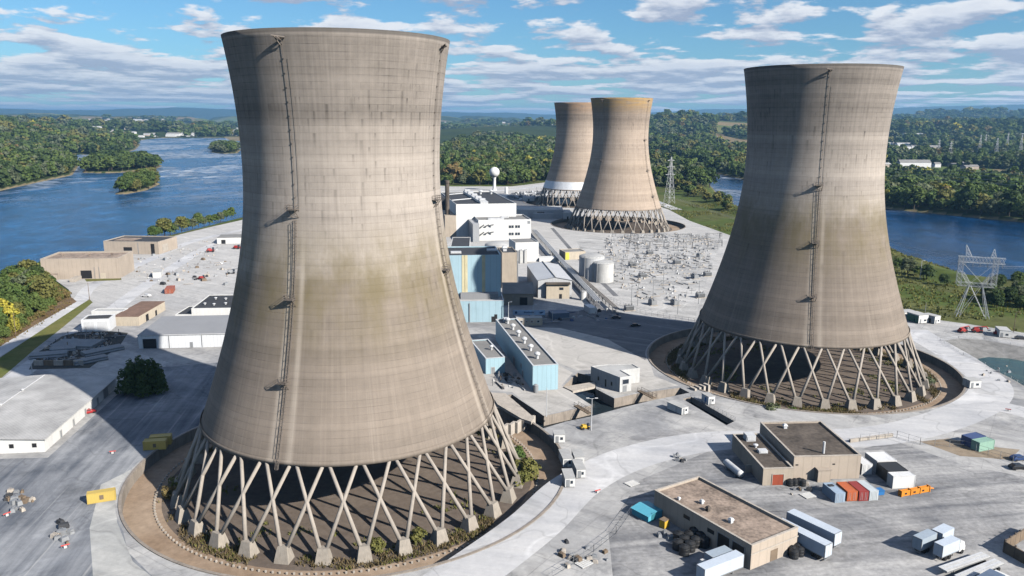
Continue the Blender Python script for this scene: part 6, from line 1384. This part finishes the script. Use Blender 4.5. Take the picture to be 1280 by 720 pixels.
# rough brown growth between wood and road
for i in range(46):
    t_ = i/45; px, py = 2+t_*84+rt.uniform(-2, 2), 428-t_*58+rt.uniform(-3.5, 1.5); g = G(px, py); put_tree('shrub', 'rusty brown shrub in the strip between the wood and the river road', 'shrubs beside the river road', g.x, g.y, -.1, rt.uniform(1.4, 3.0), 'shrub'+rt.choice('7752'), 'shrub')
# trees along the island shore beyond the intake houses
for i in range(15):
    t_ = i/14; px, py = 192+t_*98, 300-t_*25+rt.uniform(-1, 2.0); g = G(px, py-2, -1); put_tree('shore_tree', 'leafy tree in the row on the shore behind the farther intake house', 'shore trees by the intake houses', g.x, g.y, -1, rt.uniform(9, 14)*(1.1 if i in (2, 3, 5, 8) else .75), rt.choice(('near0', 'near3', 'near4', 'near4')) if i not in (2, 5) else 'near2', wide=1.15)
# wooded islets
for k, poly in enumerate(ISLETS):
    xa, xb = min(p[0] for p in poly), max(p[0] for p in poly); ya, yb = min(p[1] for p in poly), max(p[1] for p in poly); sp = (17, 12, 18)[k]
    X_, Y_ = np.meshgrid(np.arange(xa, xb, sp), np.arange(ya, yb, sp*1.5)); X_ = X_+RNG.uniform(-sp*.3, sp*.3, X_.shape); Y_ = Y_+RNG.uniform(-sp*.4, sp*.4, Y_.shape); S_ = sdist(poly, X_, Y_); m_ = S_ > (5, 3.5, 4)[k]
    nm = ('dark tree in the long wooded islet off the left bank', 'bright green tree on the nearest small islet in the river', 'tree on the small islet beside the nearest tower')[k]
    for x_, y_, s_ in zip(X_[m_], Y_[m_], S_[m_]): put_tree('islet_tree', nm, ('trees of the long islet', 'trees of the nearest islet', 'trees of the far islet')[k], x_, y_, max(TH(x_, y_), WZ+.2), rt.uniform(16, 24)*(1.1, .95, 1.1)[k]*min(1, .6+s_/30), rt.choice((('far1', 'far1', 'far0'), ('near0', 'near0', 'near4', 'near2'), ('far0', 'far3', 'far1'))[k]), wide=1.25)
# right shore of the island: bushes, hedge
for (px, py, h, k, lab) in ((1134, 343, 10.5, 'near3', 'broad grey green tree on the right levee beside the lamp'), (1158, 350, 9, 'near1', 'dark round tree on the right levee right of the lamp'), (1147, 345, 6, 'near0', 'small tree between the two larger ones on the right levee'), (1180, 357, 6.5, 'near1', 'dark shrubby tree behind the left leg of the large pylon'), (1122, 336, 7, 'near0', 'small tree on the levee against the edge of the right tower')):
    g = G(px, py, -.5); put_tree('levee_tree', lab, 'trees on the right levee', g.x, g.y, -.5, h, k, wide=1.25)
for i in range(34):
    px, py = rt.uniform(1228, 1300), rt.uniform(356, 386); g = G(px, py, -.5); put_tree('hedge_tree', 'dark tree in the dense hedge on the levee right of the large pylon', 'hedge trees right of the pylon', g.x, g.y, -.6, rt.uniform(5, 8.5), rt.choice(('near1', 'near1', 'near4', 'near3')), wide=1.2)
for i in range(26):
    px, py = rt.uniform(838, 930), 0; py = 232+(px-838)*.40+rt.uniform(-6, 4); g = G(px, py, -.5); put_tree('levee_tree', 'leafy tree in the belt between the grass slope and the right channel', 'trees by the right channel', g.x, g.y, max(-2, min(0, TH(g.x, g.y))), rt.uniform(7, 13), rt.choice(('far0', 'far2', 'far1', 'far5')), wide=1.2)
g = G(1201, 243, WZ+2); put_tree('yellow_tree', 'big bright yellow tree on the far bank of the right channel', 'front trees of the right bank wood', g.x, g.y, WZ+2, 21, 'near6', wide=1.25)
# bushes in the basins
for (px, py, h, k, lab) in ((661, 598, 5.2, 'shrub5', 'olive bush on the apron at the right side of the nearest basin'), (652, 606, 3.5, 'shrub2', 'smaller olive bush beside the bush in the nearest basin'), (646, 575, 4, 'shrub0', 'green bush against the right legs of the nearest tower'), (967, 520, 4.2, 'shrub3', 'dark bush at the front rim of the right basin'), (1160, 482, 3.2, 'shrub3', 'grey green bush at the right legs of the right tower'),
    (472, 690, 3.0, 'shrub5', 'round olive bush between two front footings of the nearest tower'), (523, 678, 3.0, 'shrub2', 'round bush right of the front footings of the nearest tower'), (990, 520, 3, 'shrub0', 'green bush beside the dark one in the right basin'), (222, 612, 3.4, 'shrub5', 'olive bush at the left side of the nearest basin'), (212, 622, 3.0, 'shrub7', 'brownish bush at the left side of the nearest basin')):
    g = G(px, py, Z0); put_tree('bush', lab, 'bushes in the basins', g.x, g.y, Z0, h, k, 'bush', wide=1.1)

# ---- the woods beyond the water: nearest trees one by one, the rest one mass
cand = []
r_now = 620.0; rngw = np.random.default_rng(8)
while r_now < 9500:
    sp = max(13.5, r_now*.0088); n_ = int(R_(72)*r_now/sp); a_ = (np.arange(n_)+rngw.uniform(-.4, .4, n_))/n_*R_(72)-R_(36); rr_ = r_now+rngw.uniform(-.45, .45, n_)*sp
    cand.append(np.stack([rr_*np.sin(a_), rr_*np.cos(a_), np.full(n_, sp)], 1)); r_now += sp*1.0 if r_now < 3000 else sp*1.5
cand = np.concatenate(cand); hx, dix, dmx, dsx = terrain_height(cand[:, :1], cand[:, 1:2]); hx, dix, dmx, dsx = (v[:, 0] for v in (hx, dix, dmx, dsx))
rr_ = np.hypot(cand[:, 0], cand[:, 1]); azd = np.degrees(np.arctan2(cand[:, 0], cand[:, 1]))
fld_ = vnoise(cand[:, 0]/420+7, cand[:, 1]/520); isf_ = (fld_ > .625) & (dmx > 250) & (rr_ > 1250) & ((azd > 14) | (rr_ > 5200))
glade = (vnoise(cand[:, 0]/120+3, cand[:, 1]/150+8) > .80) & (rr_ > 1500)
onisl = (dix > 4) & (rr_ > 1150) & (dsx < -12) & (hx > -1.5)
keep = ((dmx > 7) | onisl) & ~isf_ & ~glade & (hx > WZ+.4)
town = (azd < -12) & (rr_ > 3900) & (fbm(cand[:, 0]/500, cand[:, 1]/500, 3) > .47) & (hx < 60); keep &= ~town
cand, hx, dmx, rr_, azd = cand[keep], hx[keep], dmx[keep], rr_[keep], azd[keep]
pxx = 640+np.tan(np.radians(azd))*1018
vis = ~((pxx > 312) & (pxx < 545)) & ~((pxx > 945) & (pxx < 1108)) & (pxx > -15) & (pxx < 1295)
tower_gap = (pxx > 690) & (pxx < 815) & (rr_ > 700); vis &= ~tower_gap
order = np.argsort(np.where(vis, rr_/(1+0*rr_), 1e9)); near = order[:250]; is_near = np.zeros(len(cand), bool); is_near[near] = True
sizes = np.clip(rngw.normal(.95, .27, len(cand)), .45, 1.7); kinds = rngw.choice(8, len(cand), p=(.27, .25, .07, .18, .16, .04, .01, .02))
for i in near:
    a_ = azd[i]; lab, grp = (('tree in the front row of the wood on the right channel far bank', 'front trees of the right bank wood') if a_ > 12 else (('tree at the front of the left mainland wood along the river', 'front trees of the left mainland wood') if a_ < -10 else ('tree at the front of the wood behind the far towers', 'front trees of the middle wood')))
    k = kinds[i]; 
    if k == 6: lab = lab.replace('tree ', 'yellow tree ', 1)
    put_tree('wood_tree', lab, grp, cand[i, 0], cand[i, 1], hx[i]-.4, 19*sizes[i], 'far%d' % k, wide=1.05)
rest = np.where(~is_near)[0]
SRC = bpy.data.collections.new('wood_crowns')
for i, lf in enumerate(('green', 'dark', 'olive', 'grey', 'green', 'olive', 'yellow', 'rust')):
    lb = lobes_for(900+i*7, 5.4, 13, 0, 8); co, q = leaf_cloud(900+i*7, lb, 230, 1.15); o = bpy.data.objects.new('crown_%d' % i, fast_mesh('crown_%d' % i, co, q, LEAF[lf])); SRC.objects.link(o)
def wood(name, idx):
    me = bpy.data.meshes.new(name); n = len(idx); me.vertices.add(n); co = np.stack([cand[idx, 0], cand[idx, 1], hx[idx]-.8], 1); me.vertices.foreach_set('co', co.astype(np.float32).ravel())
    s = cand[idx, 2]/10.5; v = np.stack([s**.92*sizes[idx]*1.08, s**.92*sizes[idx]*1.08, np.minimum(s**.6, 2.4)*sizes[idx]*1.2], 1)
    for nm_, typ, key, arr in (('tscale', 'FLOAT_VECTOR', 'vector', v), ('tkind', 'INT', 'value', kinds[idx]), ('tspin', 'FLOAT_VECTOR', 'vector', np.stack([0*s, 0*s, rngw.uniform(0, 6.28, n)], 1))):
        at = me.attributes.new(nm_, typ, 'POINT'); at.data.foreach_set(key, arr.ravel().astype(np.int32 if typ == 'INT' else np.float32))
    o = link(name, me); ng = bpy.data.node_groups.new(name+'_planting', 'GeometryNodeTree'); ng.interface.new_socket('Geometry', in_out='INPUT', socket_type='NodeSocketGeometry'); ng.interface.new_socket('Geometry', in_out='OUTPUT', socket_type='NodeSocketGeometry')
    N = ng.nodes; L = ng.links; gi, go = N.new('NodeGroupInput'), N.new('NodeGroupOutput'); iop = N.new('GeometryNodeInstanceOnPoints'); ci = N.new('GeometryNodeCollectionInfo'); ci.inputs['Collection'].default_value = SRC; ci.inputs['Separate Children'].default_value = True; ci.inputs['Reset Children'].default_value = True
    def attr(nm_, dt): a = N.new('GeometryNodeInputNamedAttribute'); a.data_type = dt; a.inputs['Name'].default_value = nm_; return a.outputs['Attribute']
    L.new(gi.outputs[0], iop.inputs['Points']); L.new(ci.outputs[0], iop.inputs['Instance']); iop.inputs['Pick Instance'].default_value = True; L.new(attr('tkind', 'INT'), iop.inputs['Instance Index']); L.new(attr('tscale', 'FLOAT_VECTOR'), iop.inputs['Scale'])
    er = N.new('FunctionNodeEulerToRotation'); L.new(attr('tspin', 'FLOAT_VECTOR'), er.inputs[0]); L.new(er.outputs[0], iop.inputs['Rotation']); L.new(iop.outputs[0], go.inputs[0])
    md = o.modifiers.new('planting', 'NODES'); md.node_group = ng; return tag(o, kind='stuff')
wood('wood', rest)
print('trees', cnt, 'near', len(near), 'rest', len(rest))

# ---- grass and weeds as masses
def tufts(name, pts, hgt, matl, n_bl=5, wd=.12, seed=4):
    r = np.random.default_rng(seed); P_ = np.asarray(pts, float); n = len(P_)*n_bl; b = np.repeat(P_, n_bl, 0)+np.c_[r.normal(scale=.35, size=(n, 2)), np.zeros(n)]
    a = r.uniform(0, 6.28, n); h = hgt*(.5+r.random(n)); le = r.normal(scale=.35, size=(n, 2))*h[:, None]; w_ = wd*(1+r.random(n)); dx, dy = np.cos(a)*w_, np.sin(a)*w_
    co = np.stack([np.c_[b[:, 0]-dx, b[:, 1]-dy, b[:, 2]], np.c_[b[:, 0]+dx, b[:, 1]+dy, b[:, 2]], np.c_[b[:, 0]+le[:, 0], b[:, 1]+le[:, 1], b[:, 2]+h]], 1).reshape(-1, 3)
    return tag(link(name, fast_mesh(name, co, np.arange(3*n).reshape(-1, 3), matl)), kind='stuff')
r = np.random.default_rng(6)
def ringpts(k, n, r0, r1, patch):
    X, Y = TOWERS[k]; a = r.uniform(0, 6.28, n); q = r.uniform(r0, r1, n); m_ = fbm(np.cos(a)*5+k*9, np.sin(a)*5+q*.18, 3) > patch; a, q = a[m_], q[m_]; return np.c_[X+q*np.cos(a), Y+q*np.sin(a), np.full(len(a), Z0)]
tufts('dry_grass', np.concatenate([ringpts(1, 3600, 44, 48.4, .48), ringpts(2, 7000, 43, 50, .42)]), .75, DRY, 3, .14)
tufts('weeds', np.concatenate([ringpts(1, 1500, 43, 48.5, .6), ringpts(2, 3500, 43, 48.5, .58), ringpts(1, 1500, 30, 44, .62), ringpts(2, 2500, 26, 44, .58)]), .6, LEAF['olive'], 4, .16, 9)
X_, Y_ = r.uniform(60, 420, 26000), r.uniform(330, 900, 26000); hL, dL, mL, sL = terrain_height(X_[:, None], Y_[:, None]); ok = (dL[:, 0] > 4) & (sL[:, 0] < -2) & (sL[:, 0] > -130); ok &= fbm(X_/30, Y_/30, 3) > .42
tufts('rough_grass', np.c_[X_, Y_, hL[:, 0]][ok], 1.0, LEAF['olive'], 3, .35, 12)
X_, Y_ = r.uniform(-330, -120, 9000), r.uniform(260, 520, 9000); hL, dL, mL, sL = terrain_height(X_[:, None], Y_[:, None]); ok = (dL[:, 0] > 2) & (sL[:, 0] < -1)
tufts('rough_grass', np.c_[X_, Y_, hL[:, 0]][ok], 1.1, LEAF['rust'], 3, .3, 13)

# ---- what shows of the country beyond
rb = random.Random(9); mb = MB()
def house(mb, x_, y_, z_, w_, d_, h_):
    mb.cm = rb.choice((0, 0, 1, 2)); mb.box(x_-w_/2, x_+w_/2, y_-d_/2, y_+d_/2, z_-3, z_+h_); mb.cm = rb.choice((3, 4)); mb.raw([(x_-w_/2-.4, y_-d_/2-.4, z_+h_), (x_+w_/2+.4, y_-d_/2-.4, z_+h_), (x_+w_/2+.4, y_+d_/2+.4, z_+h_), (x_-w_/2-.4, y_+d_/2+.4, z_+h_), (x_-w_/2, y_, z_+h_*1.5), (x_+w_/2, y_, z_+h_*1.5)], [(0,1,5,4),(2,3,4,5),(1,2,5),(3,0,4)])
spots = []
for i in range(900):
    az_ = R_(rb.uniform(-33, -16.5)) if i % 4 else R_(rb.uniform(-6, 3)); q = rb.uniform(4100, 9500); spots.append((q*math.sin(az_), q*math.cos(az_)))
for i in range(160): az_ = R_(rb.uniform(24, 33)); q = rb.uniform(1900, 4200); spots.append((q*math.sin(az_), q*math.cos(az_)))
sp_ = np.array(spots); hT_, _, dmT, _ = terrain_height(sp_[:, :1], sp_[:, 1:])
for (x_, y_), z_, dm__ in zip(spots, hT_[:, 0], dmT[:, 0]):
    if dm__ < 40: continue
    big = rb.random() < .12; s = 1+math.hypot(x_, y_)/9000; house(mb, x_, y_, z_, rb.uniform(30, 70)*s if big else rb.uniform(10, 20)*s, rb.uniform(10, 22)*s, rb.uniform(6, 13) if big else rb.uniform(5, 8))
tag(mb.build('distant_town', [M['white'], M['cream'], M['tan'], M['roofgrey'], M['roofpale']]), kind='stuff')
def farhouse(label, px, py, wpx, hh_, dd, z=6, roof='roofpale', wall='white'):
    g = G(px, py, z); k = math.hypot(g.x, g.y)/1000; w_ = wpx*k; r = thing('distant_building', label, 'building', (g.x, g.y, z), 0, 'buildings beyond the river'); mb = MB(); mb.box(-w_/2, w_/2, 0, dd, -8, hh_); mb.build('wall', M[wall], r); mb = MB(); mb.box(-w_/2-.4, w_/2+.4, -.4, dd+.4, hh_+.01, hh_+.6); mb.build('roof', M[roof], r)
    for i in range(4): b = MB(); x_ = -w_/2+w_*(.15+.2*i); b.box(x_, x_+w_*.08, -.12, -.01, hh_*.3, hh_*.7); b.build('window', M['glass'], r)
for a_ in (('pale flat building in the wood left of the water tower', 559, 200, 14, 9, 40), ('second pale building behind the first in the wood', 566, 192, 10, 9, 40), ('small white house in the clearing behind the wood', 572, 187, 5, 7, 15), ('white barn in the green field above the right wood', 1118, 184, 4, 7, 14), ('pale building left of the far substation', 1205, 184, 12, 9, 30), ('white roofed substation building at the right edge', 1262, 186, 22, 8, 40), ('white block behind the substation', 1220, 162, 6, 10, 30), ('pale house by the far road above the right wood', 1164, 196, 5, 7, 14)): farhouse(*a_)
HAZE = 4.8e-5
# ================================================================ the air
mb = MB(); mb.box(-30000, 30000, -600, 42000, -14, 480)
m = bpy.data.materials.new('air'); m.use_nodes = True; nt = m.node_tree
nt.nodes.remove(nt.nodes['Principled BSDF']); pv = nt.nodes.new('ShaderNodeVolumePrincipled')
pv.inputs['Color'].default_value = (.30, .62, 1.0, 1); pv.inputs['Density'].default_value = HAZE; pv.inputs['Anisotropy'].default_value = 0.2
nt.links.new(pv.outputs[0], nt.nodes['Material Output'].inputs['Volume'])
hz = mb.build('haze', m); tag(hz, kind='stuff')
